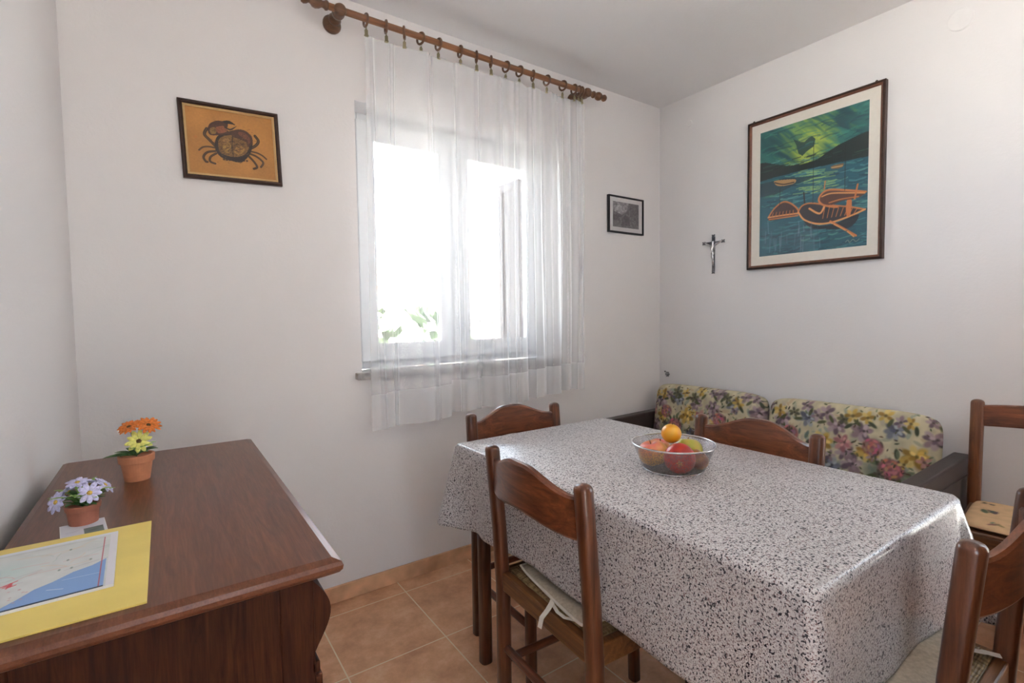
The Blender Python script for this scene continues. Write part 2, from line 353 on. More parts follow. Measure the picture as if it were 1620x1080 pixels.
# window
def frame_bm(x0, x1, z0, z1, y0, y1, w):
    return B((x0, x0+w, y0, y1, z0, z1), (x1-w, x1, y0, y1, z0, z1), (x0+w, x1-w, y0, y1, z0, z0+w), (x0+w, x1-w, y0, y1, z1-w, z1))
win = struct(link('window_1', frame_bm(WX0, WX1, WZ0, WZ1, .12, .18, .045), 'pvc', bevel=.004))
mid = -1.497
for k, (a, b) in enumerate(((WX0+.035, mid), (mid, WX1-.035))):
    s = link('sash', frame_bm(a, b, WZ0+.035, WZ1-.035, .10, .155, .078), 'pvc', win, bevel=.006)
    link('pane', B((a+.075, b-.075, .124, .130, WZ0+.11, WZ1-.11)), 'glass', s)
    bd = frame_bm(a+.076, b-.076, WZ0+.111, WZ1-.111, .108, .122, .010); link('glazing_bead', bd, 'pvc', s, bevel=.002)
link('centre_post', B((mid-.022, mid+.022, .086, .10, WZ0+.04, WZ1-.04)), 'pvc', win, bevel=.005)
hd = B((mid-.013, mid+.013, .074, .086, 1.52, 1.60)); box(hd, mid-.010, mid+.010, .052, .074, 1.565, 1.585); box(hd, mid-.010, mid+.010, .045, .058, 1.46, 1.585)
link('handle', hd, 'pvc', win, bevel=.003)
link('window_sill', B((WX0-.03, WX1+.03, -.035, .12, WZ0-.03, WZ0)), 'marble', win, bevel=.003)
for nm, wl, xa in (('added_window_2', 'wall_right', .10), ('added_window_3', 'wall_left', XL-.16)):  # unseen windows, added to bring fill daylight onto the side walls
    SY0, SY1, SZ0, SZ1 = SIDE[wl]
    def fr(y0, y1, w, x0, x1): return B((x0, x1, y0, y0+w, SZ0, SZ1), (x0, x1, y1-w, y1, SZ0, SZ1), (x0, x1, y0+w, y1-w, SZ0, SZ0+w), (x0, x1, y0+w, y1-w, SZ1-w, SZ1))
    w2 = struct(link(nm, fr(SY0, SY1, .05, xa, xa+.06), 'pvc', bevel=.004)); ym = (SY0+SY1)/2
    for a, b in ((SY0+.04, ym), (ym, SY1-.04)):
        s = link('sash', fr(a, b, .075, xa+.005, xa+.05), 'pvc', w2, bevel=.004); link('pane', B((xa+.025, xa+.031, a+.07, b-.07, SZ0+.07, SZ1-.07)), 'glass', s)
# unseen glazed door, added behind the viewer for fill light
dr = struct(link('added_door_1', frame_bm(DX0, DX1, 0, DZ, YF-.16, YF-.10, .06), 'pvc', bevel=.004))
for a, b in ((DX0+.05, DX1-.05),):
    s = link('door_leaf', frame_bm(a, b, .03, DZ-.05, YF-.15, YF-.09, .085), 'pvc', dr, bevel=.005)
    link('pane', B((a+.08, b-.08, YF-.125, YF-.119, .11, DZ-.13)), 'glass', s)
# round covers and little fittings on the right wall
Rx = Matrix.Rotation(-PI/2, 4, 'Y')
def disc_x(y, z, r, t): return lathe([(0, 0), (r, 0), (r, t*.6), (r*.9, t), (0, t)], 40, M4=Matrix.Translation((0, y, z)) @ Rx)
tag(link('junction_box_cover', disc_x(-1.528, 2.44, .045, .004), 'cover', bevel=.0), 'large round white cover plate high on the right wall near the ceiling', 'wall cover')
tag(link('junction_box_cover', disc_x(-.228, 2.432, .020, .004), 'cover'), 'small round white cover plate high on the right wall near the corner', 'wall cover')

# ================================================================ OUTSIDE
g = struct(link('ground_outside', B((-40, 40, -40, 60, -1.1, -1.0)), 'ground'))
g2 = struct(link('terrace_behind', B((-8, 6, -12, YF-.25, -.14, -.03)), 'paving'))
sh = thing('window_shutter', 'half-folded brown slatted shutter outside the right edge of the window', 'shutter', (-.925, .30, 1.04))
link('shutter_frame', B((-.018, .018, .01, .05, 0, 1.04), (-.018, .018, .19, .23, 0, 1.04), (-.018, .018, .05, .19, 0, .05), (-.018, .018, .05, .19, .99, 1.04)), 'shutter', sh)
sb = bmesh.new()
for k in range(26):
    z = .06+k*.036; sweep(sb, [(0, .05, z), (0, .19, z)], lambda i: [(-.014, -.010), (.010, .014), (.014, .012), (-.010, -.014)])
box(sb, -.006, .006, .05, .19, .05, .99); link('slats', sb, 'shutter', sh)
hb = thing('neighbour_house', 'pale stucco house with clay roof faint through the window', 'house', (3.2, 12, -1.0))
link('walls', B((-3.2, 3.2, -2.5, 2.5, 0, 3.0)), 'stucco', hb)
rf = bmesh.new(); sweep(rf, [(-3.6, 0, 3.0), (3.6, 0, 3.0)], lambda i: [(-2.9, 0), (2.9, 0), (2.9, .12), (0, 1.1), (-2.9, .12)]); link('roof', rf, 'roof', hb)
for x in (-1.8, .6):
    wn = link('window', frame_bm(x, x+1.0, 1.0, 2.2, -2.56, -2.5, .07), 'shutter', hb)
def bush(name, loc, r, h, seed, label):
    random.seed(seed); t = thing(name, label, 'bush', loc); bm = bmesh.new()
    for k in range(260):
        a, b = random.random()*2*PI, random.random(); rad = r*math.sqrt(1-(b*1.0-.35)**2)*(.7+.35*random.random())
        c = Vector((math.cos(a)*rad, math.sin(a)*rad, h*(.15+.85*b))); s = .10+.09*random.random()
        n = Vector((random.gauss(0, 1), random.gauss(0, 1), random.gauss(0, 1))).normalized(); p = n.orthogonal().normalized(); q = n.cross(p)
        vs = [bm.verts.new(c+p*s*math.cos(k2*PI/3)+q*s*.6*math.sin(k2*PI/3)+n*.03*math.cos(k2*2)) for k2 in range(6)]; bm.faces.new(vs)
    link('foliage', bm, 'hedge', t); link('stem', tube([(0, 0, 0), (0.03, 0, h*.4), (0, 0, h*.8)], .05, 8), 'stem', t)
bush('garden_bush', (.15, 4.2, -1), .75, 2.35, 3, 'leafy bush faint through the right window pane, low down')
bush('garden_bush', (-2.1, 7.2, -1), .8, 2.4, 5, 'leafy bush faint through the left window pane, low down')

# ================================================================ CURTAIN ROD, RINGS, CURTAIN
RY, RZ = -.12, 2.476
rod = thing('curtain_rod', 'orange-brown wooden curtain rod with turned brackets above the window', 'curtain rod', (-1.45, RY, RZ))
link('pole', tube([(-.72+1.44*k/8, 0, 0) for k in range(9)], .0135, 14), 'rod', rod, smooth=True)
for sg in (-1, 1):
    Mx = Matrix.Translation((sg*.72, 0, 0)) @ Matrix.Rotation(sg*PI/2, 4, 'Y')
    link('finial', lathe([(.0, 0), (.017, 0), (.019, .008), (.014, .014), (.012, .022), (.020, .034), (.023, .046), (.020, .058), (.012, .066), (.010, .072), (.016, .080), (.019, .090), (.015, .099), (0, .105)], 20, M4=Mx), 'ring', rod, smooth=True)
for bx_ in (-2.124+1.45, -.775+1.45):
    Mb = Matrix.Translation((bx_, -RY, -.004)) @ Matrix.Rotation(PI/2, 4, 'X')
    br = link('bracket', lathe([(0, 0), (.036, 0), (.038, .010), (.034, .020), (.022, .026), (.016, .034), (.022, .044), (.026, .052), (.020, .062), (.014, .070), (.016, .082), (.023, .090), (.025, .105), (.022, .118), (.025, .130), (.020, .141), (0, .146)], 24, M4=Mb), 'ring', rod, smooth=True)
ringx = [-2.018, -1.931, -1.849, -1.772, -1.685, -1.574, -1.486, -1.405, -1.316, -1.234, -1.150, -1.058, -.948, -.868, -.835, -.815]
random.seed(4)
proto = thing('curtain_ring', '', 'curtain ring', (0, 0, 0), 0, 'curtain rings on the rod')
rb = bmesh.new(); sweep(rb, [(0, .0235*math.cos(2*PI*k/28), .0235*math.sin(2*PI*k/28)) for k in range(28)], lambda i: circ(.0050, 8), closed=True, up=Vector((1, 0, 0)))
link('ring', rb, 'ring', proto, smooth=True)
link('eyelet', tube([(0, .0055*math.cos(2*PI*k/12), -.031+.0055*math.sin(2*PI*k/12)) for k in range(12)], .0014, 6, closed=True), 'brass', proto, smooth=True)
cb = B((-.0065, .0065, -.0035, -.0012, -.062, -.040), (-.0065, .0065, .0012, .0035, -.062, -.040), (-.0035, .0035, -.0035, .0035, -.042, -.036)); box(cb, -.008, .008, -.005, .005, -.066, -.060)
link('clip', cb, 'brass', proto, bevel=.0008, seg=1)
words = ['leftmost, next to the left bracket', 'second ring from the left bracket', 'third ring from the left bracket', 'fourth ring from the left bracket', 'fifth ring from the left bracket', 'sixth ring from the left bracket', 'seventh ring from the left bracket', 'eighth ring from the left bracket', 'eighth ring counting from the right end', 'seventh ring counting from the right end', 'sixth ring counting from the right end', 'fifth ring counting from the right end', 'fourth ring counting from the right end', 'third from the right end, leftmost of the bunched rings', 'second from the right end, middle of the bunched rings', 'last ring touching the right bracket']
def copy_tree(o, parent=None):
    c = o.copy(); COL.objects.link(c)
    if parent: c.parent = parent
    for ch in list(o.children): copy_tree(ch, c)
    return c
for k, x in enumerate(ringx):
    o = proto if k == 0 else copy_tree(proto)
    o.location = (x, RY, RZ+.0135-.0197); o.rotation_euler = (random.uniform(-.1, .1), 0, random.uniform(-.55, .35) if k else .9*0+.05)
    o['label'] = 'wooden curtain ring, ' + words[k]
PLEATS = [(.030, .006, -.018), (.095, .005, .016), (.105, .004, -.010), (.235, .006, -.020), (.245, .004, .012), (.345, .006, .016), (.44, .007, -.020), (.455, .005, .014), (.545, .007, -.020), (.62, .008, .020), (.70, .007, -.022), (.76, .007, .020), (.83, .007, -.020), (.88, .006, .018), (.94, .006, -.018)]
def cur_y(x, z):
    t = (x+2.03)/(1.24); h = (2.40-z)/1.64
    amp = (.009+.022*h)*(.75+.45*t)
    ph = 2*PI*(3.2*t+5.2*max(t, 0)**2.4)
    pl = sum(a*math.exp(-((t-c-.012*h*math.sin(40*c))/w)**2) for c, w, a in PLEATS)*(.35+.65*min(1, h*3))
    return RY + pl + amp*(.75*math.sin(ph)+.45*math.sin(ph*.47+1.0)+.2*math.sin(ph*2.1+.5+2*h)) + (.012*math.sin(11*t+3*h))*h
def cur_p(u, v, zt=2.398):
    # u along, v 0 at top 1 at hem
    zb = .752+.055*u+.008*math.sin(9*u)+(.02 if u > .30 else 0)*1.0
    x = -2.022+1.235*u; z = zt+(zb-zt)*v
    wob = .010*v*math.sin(2*PI*(3.2*u+5.2*u**2.4)+1.2)
    edge = .0
    if u < .04: edge = -.02*v
    sc = .003*(1-v)**6*math.cos(2*PI*u*14)
    return Vector((x+wob+edge*(1-u/.04), cur_y(x, z), z+sc))
hv = .905
ct = thing('sheer_curtain', 'sheer white voile curtain hanging in front of the window', 'curtain', (0, 0, 0))
link('voile', grid(620, 60, lambda u, v: cur_p(u, v*hv)), 'sheer', ct, smooth=True)
link('hem_band', grid(620, 8, lambda u, v: cur_p(u, hv+(1-hv)*v)), 'hem', ct, smooth=True)
link('heading_tape', grid(620, 4, lambda u, v: cur_p(u, -.008+.026*v)+Vector((0, -.0015, 0))), 'sheer', ct, smooth=True)

# ================================================================ CHAIRS
def post_prof(sx, sy, k=1.0):
    out = []
    for i in range(16):
        a = 2*PI*i/16; c, s = math.cos(a), math.sin(a); e = 0.72
        out.append((sx/2*k*math.copysign(abs(c)**e, c), sy/2*k*math.copysign(abs(s)**e, s)))
    return out
def post_path(pts, w, d, dome=True):
    """pts: list of (x,y,z) from floor to top"""
    bm = bmesh.new(); P = [Vector(p) for p in pts]; ks = [1.0]*len(P)
    if dome:
        top = P.pop(); ks.pop()
        for dz, k in ((-.016, 1.0), (-.010, .95), (-.005, .80), (-.0015, .52), (0, .2)): P.append(top+Vector((0, 0, dz))); ks.append(k)
    rings = []
    for p, k in zip(P, ks): rings.append([bm.verts.new(p+Vector((a, b, 0))) for a, b in post_prof(w, d, k)])
    for r0, r1 in zip(rings, rings[1:]):
        for j in range(16): bm.faces.new((r0[j], r0[(j+1) % 16], r1[(j+1) % 16], r1[j]))
    bm.faces.new(rings[0][::-1]); bm.faces.new(rings[-1]); return bm
def back_rail(w, y0, bow, zf_top, zf_bot, t, n=40):
    bm = bmesh.new(); R0 = []
    for i in range(n+1):
        u = i/n; x = -w+2*w*u; s = 1-(2*u-1)**2; yc = y0-bow*s; zt, zb = zf_top(u), zf_bot(u)
        ty = t/2; ring = []
        for (a, b) in ((-1, 0.12), (-1, .88), (-.6, 1), (.6, 1), (1, .88), (1, .12), (.6, 0), (-.6, 0)):
            ring.append(bm.verts.new((x, yc+a*ty, zb+(zt-zb)*(b if abs(a) < 1 else (.06 if b < .5 else .94)))))
        R0.append(ring)
    for r0, r1 in zip(R0, R0[1:]):
        for j in range(8): bm.faces.new((r0[j], r1[j], r1[(j+1) % 8], r0[(j+1) % 8]))
    bm.faces.new(R0[0]); bm.faces.new(R0[-1][::-1]); return bm
def sm(a, b, x): t = min(1, max(0, (x-a)/(b-a))); return t*t*(3-2*t)
def hump(u, lo, hi): d = abs(u-.5)*2; return hi-(hi-lo)*sm(.12, .92, d)
def make_chair(loc, rz, label, style='arched', hw=.205, ht=.865, depth=.35, tilt=.03):
    t = thing('dining_chair', label, 'chair', loc, rz, 'dining chairs around the room')
    up_m = 'chair' if style == 'arched' else 'chaird'
    yb = -.185; yf = yb+depth; zs = .485
    for sx in (-1, 1):
        link('back_post', post_path([(sx*hw, yb, 0), (sx*hw, yb, .2), (sx*hw, yb, .44), (sx*hw, yb-tilt*.35, .62), (sx*hw, yb-tilt, ht)], .042, .040), up_m, t, smooth=True)
        link('leg', post_path([(sx*(hw-.008), yf-.004, 0), (sx*(hw-.004), yf, .25), (sx*(hw-.002), yf, zs-.045)], .036, .036, False), up_m, t, smooth=True)
    yr = yb-tilt*.8
    if style == 'arched':
        link('backrest', back_rail(hw-.012, yr, .045, lambda u: hump(u, .828, .872), lambda u: .728+.022*sm(0, 1, 1-abs(2*u-1)), .019), 'chairx', t, smooth=False, bevel=.0)
    else:
        link('backrest', back_rail(hw-.012, yr, .012, lambda u: .872+.012*(1-(2*u-1)**2), lambda u: .792+.006*(1-(2*u-1)**2), .021), 'chairx', t)
    # seat frame
    z0, z1 = .430, zs
    sf = bmesh.new()
    box(sf, -hw+.016, hw-.016, yb-.012, yb+.012, z0, z1); box(sf, -hw-.012, hw+.012, yf-.006, yf+.018, z0, z1)
    for sx in (-1, 1): box(sf, sx*hw-.012, sx*hw+.012, yb+.014, yf-.006, z0, z1)
    link('seat_frame', sf, 'seatwood', t, bevel=.004)
    x1, y0, y1 = hw-.012, yb+.012, yf-.006
    if style == 'arched':
        def rf(u, v):
            x = -x1+2*x1*u; y = y0+(y1-y0)*v
            e = min(u, 1-u)*2*x1; f = min(v, 1-v)*(y1-y0)
            d = min(abs(u-.5)*2*x1, abs(v-.5)*(y1-y0)); diag = .004*math.exp(-((e-f)/.008)**2)
            return Vector((x, y, zs+.004+.007*math.sin(PI*min(1, min(e, f)/.05)/2)*1.0-diag-.006*math.exp(-((abs(x)+abs(y-(y0+y1)/2))/.12)**2)))
        rb_ = grid(60, 50, rf); box(rb_, -x1, x1, y0, y1, zs-.02, zs+.004)
        link('rush_seat', rb_, 'rush', t, smooth=True)
    else:
        link('seat', B((-hw-.01, hw+.01, yb+.022, yf+.022, zs, zs+.010)), 'seatwood', t, bevel=.004)
    def st(p, q, r=.0115): return tube([Vector(p).lerp(Vector(q), k/4) for k in range(5)], lambda i: r*(1+.12*math.sin(PI*i/4)), 10)
    link('stretcher', st((-hw+.01, yb, .25), (hw-.01, yb, .25)), 'chairx', t, smooth=True)
    link('stretcher', st((-hw+.01, yf-.002, .30), (hw-.01, yf-.002, .30)), 'chairx', t, smooth=True)
    for sx in (-1, 1): link('stretcher', st((sx*(hw-.002), yb+.01, .205), (sx*(hw-.004), yf-.01, .205)), 'chairy', t, smooth=True)
    return t
R = math.radians
# A at window end, B near the viewer, C on the sofa side, E at the near end, D by the right wall
make_chair((-1.585, -.745, 0), R(180-1.5), 'dark walnut arched-back chair at the window end of the table')
make_chair((-1.775, -1.197, 0), R(-90-3.0), 'dark walnut arched-back chair on the near long side, rush seat showing')
make_chair((-1.325, -1.280, 0), R(90-1.0), 'dark walnut arched-back chair between the table and the sofa')
make_chair((-1.485, -1.760, 0), R(0), 'dark walnut arched-back chair at bottom right, cut off by the frame')
make_chair((-.345, -1.878, 0), R(90+6), 'chestnut chair against the right wall with a flowered seat pad', 'flat', .205, .893, .35, .02)

# seat cushions
def pad(name, w, d, t, loc, rz, label, group=None, skew=0.0, taper=.0, mat='cushion', n=40, ties=True):
    th = thing(name, label, 'cushion', loc, rz, group)
    def face(s):
        def f(u, v):
            a, b = 2*u-1, 2*v-1; e = (1-abs(a)**5)*(1-abs(b)**5); x = a*w/2*(1-.035*b*b*b*b)*(1+taper*b); y = b*d/2*(1-.035*a**4)
            return Vector((x, y, t/2+s*t/2*max(0, e)**.45+.002*math.sin(9*a+2)*math.cos(7*b)*(s > 0)))
        return f
    bm = grid(n, n, face(1)); grid(n, n, lambda u, v: face(-1)(1-u, v), bm); bmesh.ops.remove_doubles(bm, verts=bm.verts, dist=.0008)
    body = link('pad_body', bm, mat, th, smooth=True)
    pth = []
    f = face(1)
    for k in range(96):
        q = k/96*4; s = int(q); r = q-s; u, v = ((r, 0), (1, r), (1-r, 1), (0, 1-r))[s]; p = f(u, v); p.z = t/2; pth.append(p)
    if mat == 'cushion': link('piping', tube(pth, .0038, 8, closed=True), 'piping', th, smooth=True)
    return th, body
c1, _ = pad('seat_cushion', .33, .31, .024, (-1.797, -1.215, .4955), R(-90-9), 'natural cotton seat pad with ivory piping on the near chair beside the table')
tb = bmesh.new(); sweep(tb, [(-.155, -.148, .013), (-.163, -.170, .012), (-.170, -.192, .004), (-.170, -.206, -.012), (-.168, -.2125, -.030)], lambda i: [(-.006, -.001), (.006, -.001), (.006, .001), (-.006, .001)])
tb2 = bmesh.new(); sweep(tb2, [(.135, -.150, .010), (.105, -.163, .004), (.075, -.166, .003), (.035, -.158, .003)][::-1], lambda i: [(-.0045, -.001), (.0045, -.001), (.0045, .001), (-.0045, .001)])
tb.free(); t1 = bmesh.new(); sweep(t1, [(.03, -.150, .012), (.045, -.166, .0085), (.058, -.184, .0045), (.066, -.2065, -.006), (.068, -.2135, -.028)], lambda i: [(-.0065, -.001), (.0065, -.001), (.0065, .001), (-.0065, .001)])
link('tie', t1, 'piping', c1); link('tie', tb2, 'piping', c1)
c2, _ = pad('seat_cushion', .34, .30, .022, (-1.478, -1.762, .4955), R(2), 'beige cotton seat pad at bottom right, under the table cloth edge')
t3 = bmesh.new(); sweep(t3, [(.120, -.146, .012), (.135, -.160, .008), (.150, -.168, .004), (.160, -.190, .003)], lambda i: [(-.007, -.001), (.007, -.001), (.007, .001), (-.007, .001)]); link('tie', t3, 'piping', c2)

# ================================================================ FLORAL FABRIC
def flower(im, x, y, r, cols, rng, n=6):
    a0 = rng.random()*6.28
    for k in range(n):
        a = a0+2*PI*k/n+rng.uniform(-.2, .2); rr = r*rng.uniform(.42, .6); c = cols[k % len(cols)]
        im.blob(x+math.cos(a)*r*.55/im.asp, y+math.sin(a)*r*.55, rr, rr*.62, c, .9, .45, a)
    im.blob(x, y, r*.28, r*.28, tuple(v*.5 for v in cols[0]), .85, .6)
def rose(im, x, y, r, rng, base=(.80, .52, .50), dark=(.54, .34, .36)):
    im.blob(x, y, r, r*.92, dark, .9, .25)
    for k in range(16):
        a = k*2.4; d = r*(.15+.68*k/16); im.blob(x+math.cos(a)*d/im.asp, y+math.sin(a)*d, r*.30, r*.15, tuple(min(1, b*rng.uniform(.75, 1.15)) for b in base), .9, .5, a+PI/2)
    im.blob(x, y, r*.18, r*.16, dark, .9, .5)
def leaf(im, x, y, r, a, c): im.blob(x, y, r, r*.38, c, .92, .35, a)
def floral_img(w, h, seed):
    rng = random.Random(seed); im = Img(w, h, (.78, .74, .62)); n = im.noise(seed, 30, 18)
    im.mul(.90+.18*n)
    G = [(.30, .32, .20), (.22, .25, .18), (.42, .46, .36), (.36, .42, .40)]; Y = [(.76, .62, .30), (.84, .74, .46), (.56, .43, .18)]
    P = [(.54, .45, .48), (.66, .58, .60), (.38, .31, .36)]; BL = [(.44, .45, .50), (.60, .61, .63), (.30, .31, .38)]; PK = [(.74, .54, .52), (.60, .38, .40)]
    for k in range(130):
        x, y = rng.random(), rng.random(); leaf(im, x, y, rng.uniform(.03, .08), rng.random()*6.28, rng.choice([(.66, .65, .56), (.70, .66, .58), (.60, .62, .56), (.74, .66, .54)]))
    for i in range(2):
        cx = (i+.5)/2+rng.uniform(-.03, .03); cy = .44
        im.blob(cx, cy-.14, .26, .17, (.42, .47, .42), .85, .45)
        for k in range(40):
            a = rng.random()*6.28; d = rng.uniform(.08, .36); leaf(im, cx+math.cos(a)*d/im.asp, cy-.08+math.sin(a)*d*.8, rng.uniform(.04, .075), a+rng.uniform(-.5, .5), rng.choice(G))
        for (dx, dy, cs, r) in ((-.20, .06, Y, .12), (.22, .10, Y, .13), (-.34, -.10, P, .12), (.33, -.16, BL, .12), (.04, .34, BL, .11), (-.26, .28, P, .12), (.36, .30, P, .11), (-.10, -.34, Y, .12), (.18, -.32, [(.62, .44, .20), (.40, .30, .16)], .10), (-.36, -.30, BL, .10), (-.44, .12, PK, .11), (.46, .02, P, .11)):
            flower(im, cx+dx/im.asp, cy+dy, r, cs, rng, 7); flower(im, cx+dx/im.asp+.01, cy+dy+.01, r*.6, [tuple(min(1, v*1.15) for v in c) for c in cs], rng, 5)
        rose(im, cx+.03/im.asp, cy-.07, .135, rng); rose(im, cx-.15/im.asp, cy+.13, .115, rng, (.72, .50, .50))
    for k in range(13):
        x = (k+.5)/13+rng.uniform(-.02, .02); y = rng.choice((.93, .88, .83)); flower(im, x, y, rng.uniform(.07, .10), rng.choice((Y, Y, P, [(.38, .37, .26), (.28, .28, .22)])), rng, 6)
        leaf(im, x+.03, y-.07, .06, rng.random()*3, rng.choice(G[:2]))
    for k in range(14): x = rng.random(); y = rng.uniform(.05, .75); flower(im, x, y, rng.uniform(.045, .07), rng.choice((Y, PK, [(.34, .30, .25)], BL, P)), rng, 5)
    for k in range(150): leaf(im, rng.random(), rng.random(), rng.uniform(.014, .032), rng.random()*6.28, rng.choice(G[:3]+[(.34, .26, .20), (.24, .20, .18)]))
    return im
def uph(name, w, h, t, img, parent, Mx, nx=240, nz=130, pw=9):
    """boxy cushion: u along x, v along z, front towards -y"""
    bm = bmesh.new(); uv = []
    def f(s):
        def g_(u, v):
            # concentrate rows near the rims
            a = math.sin((u-.5)*PI)*.5+.5; b = math.sin((v-.5)*PI)*.5+.5; a = .65*u+.35*a; b = .65*v+.35*b
            A, Bb = 2*a-1, 2*b-1; e = max(0, (1-abs(A)**pw)*(1-abs(Bb)**pw))**.42
            k = 1-.10*(abs(A)*abs(Bb))**6
            uv.append((a, b)); return Vector((A*w/2*k, -s*t/2*e*(1+.10*(1-A*A)*(1-Bb*Bb)), h/2+Bb*h/2*k))
        return g_
    grid(nx, nz, f(1), bm)
    grid(nx//4, nz//4, lambda u, v: f(-1)(1-u, v), bm)
    c = img.sample(np.array([p[0] for p in uv]), np.array([p[1] for p in uv]))
    bm.transform(Mx); o = link(name, bm, 'floral', parent, smooth=True); colour(o, c); return o

# sofa along the right wall
sofa = thing('sofa', 'low floral sofa with dark brown arms along the right wall', 'sofa', (-.40, -.82, 0))
link('base', B((-.37, .36, -.73, .76, .06, .30)), 'brownvinyl', sofa, bevel=.01)
def arm(y0, y1, z1=.63):
    bm = bmesh.new(); pts = [(-.40, .05), (.37, .05), (.37, z1-.015), (.36, z1), (-.385, z1-.01), (-.40, z1-.03)]
    v0 = [bm.verts.new((x, y0, z)) for x, z in pts]; v1 = [bm.verts.new((x, y1, z)) for x, z in pts]
    bm.faces.new(v0); bm.faces.new(v1[::-1])
    for k in range(6): bm.faces.new((v0[k], v1[k], v1[(k+1) % 6], v0[(k+1) % 6]))
    bmesh.ops.recalc_face_normals(bm, faces=bm.faces); return bm
a1 = link('arm', arm(.735, .798, .615), 'brownvinyl', sofa, bevel=.012, seg=3)
a2 = link('arm', arm(-.795, -.733, .645), 'brownvinyl', sofa, bevel=.012, seg=3)
link('side_panel', B((-.33, .30, -.799, -.794, .12, .575)), 'brownpanel', a2, bevel=.002)
link('back_frame', B((.30, .372, -.73, .735, .30, .58)), 'brownvinyl', sofa, bevel=.01)
for k, y in enumerate((.373, -.362)):
    im = floral_img(300, 170, 11+k*7)
    Mx = Matrix.Translation((.235, y, .40)) @ Matrix.Rotation(R(9), 4, 'Y') @ Matrix.Rotation(-PI/2, 4, 'Z')
    uph('back_cushion', .718, .405, .13, im, sofa, Mx)
    Mx = Matrix.Translation((-.09, y, .365)) @ Matrix.Rotation(-PI/2, 4, 'Z') @ Matrix.Rotation(-PI/2, 4, 'X') @ Matrix.Translation((0, 0, -.30))
    uph('seat_cushion', .718, .60, .13, floral_img(200, 170, 40+k), sofa, Mx, 120, 100)
for x in (-.33, .32):
    for y in (-.69, .71): link('foot', lathe([(0, 0), (.02, 0), (.026, .06), (0, .06)], 14, M4=Matrix.Translation((x, y, 0))), 'chair', sofa)

# flowered pad on the chair by the wall
def padD():
    im = Img(170, 160, (.82, .68, .52)); im.mul(.95+.08*im.noise(3, 20, 20)); rng = random.Random(8)
    for (x, y, r, c) in ((.45, .55, .10, (.36, .31, .27)), (.52, .62, .09, (.42, .36, .30)), (.15, .80, .09, (.40, .35, .28)), (.85, .45, .10, (.34, .29, .27)), (.80, .85, .07, (.40, .35, .30)), (.30, .25, .06, (.25, .18, .13)), (.62, .22, .05, (.26, .2, .15)), (.12, .45, .05, (.30, .22, .16)), (.60, .90, .05, (.30, .22, .16)), (.88, .15, .06, (.34, .28, .24)), (.3, .95, .05, (.3, .22, .16))):
        for k in range(5): leaf(im, x+rng.uniform(-.04, .04), y+rng.uniform(-.03, .03), r*rng.uniform(.4, .8), rng.random()*3.1, tuple(v*rng.uniform(.8, 1.3) for v in c))
    bm = bmesh.new(); uv = []; w, d, t = .40, .335, .022
    def f(s):
        def g_(u, v):
            A, Bb = 2*u-1, 2*v-1; e = max(0, (1-abs(A)**8)*(1-abs(Bb)**8))**.45; k = 1-.06*(abs(A)*abs(Bb))**5; uv.append((u, v))
            return Vector((A*w/2*k, Bb*d/2*k, t/2+s*t/2*e))
        return g_
    grid(100, 90, f(1), bm); grid(30, 30, lambda u, v: f(-1)(1-u, v), bm)
    th = thing('seat_pad', 'thin peach seat pad with grey flower sprigs on the chair by the wall', 'cushion', (-.352, -1.877, .4955), R(96))
    o = link('pad_body', bm, 'floral', th, smooth=True); colour(o, im.sample(np.array([p[0] for p in uv]), np.array([p[1] for p in uv])))
padD()

# ================================================================ TABLE + CLOTH
TX0, TX1, TY0, TY1, TZ = -1.912, -1.192, -1.832, -.648, .785
tab = thing('dining_table', 'rectangular dining table hidden under the speckled cloth, dark legs below', 'table', ((TX0+TX1)/2, (TY0+TY1)/2, 0))
hx, hy = (TX1-TX0)/2, (TY1-TY0)/2
link('tabletop', B((-hx+.004, hx-.004, -hy+.004, hy-.004, TZ-.03, TZ-.002)), 'chairx', tab, bevel=.004)
link('apron', B((-hx+.05, hx-.05, -hy+.06, -hy+.08, .69, TZ-.03), (-hx+.05, hx-.05, hy-.08, hy-.06, .69, TZ-.03), (-hx+.05, -hx+.07, -hy+.08, hy-.08, .69, TZ-.03), (hx-.07, hx-.05, -hy+.08, hy-.08, .69, TZ-.03)), 'chairx', tab)
for sx in (-1, 1):
    for sy in (-1, 1): link('leg', post_path([(sx*(hx-(.065 if sx < 0 else .045)), sy*(hy-.06), 0), (sx*(hx-(.065 if sx < 0 else .045)), sy*(hy-.06), .4), (sx*(hx-(.065 if sx < 0 else .045)), sy*(hy-.06), .70)], .044, .044, False), 'chair', tab, smooth=True)
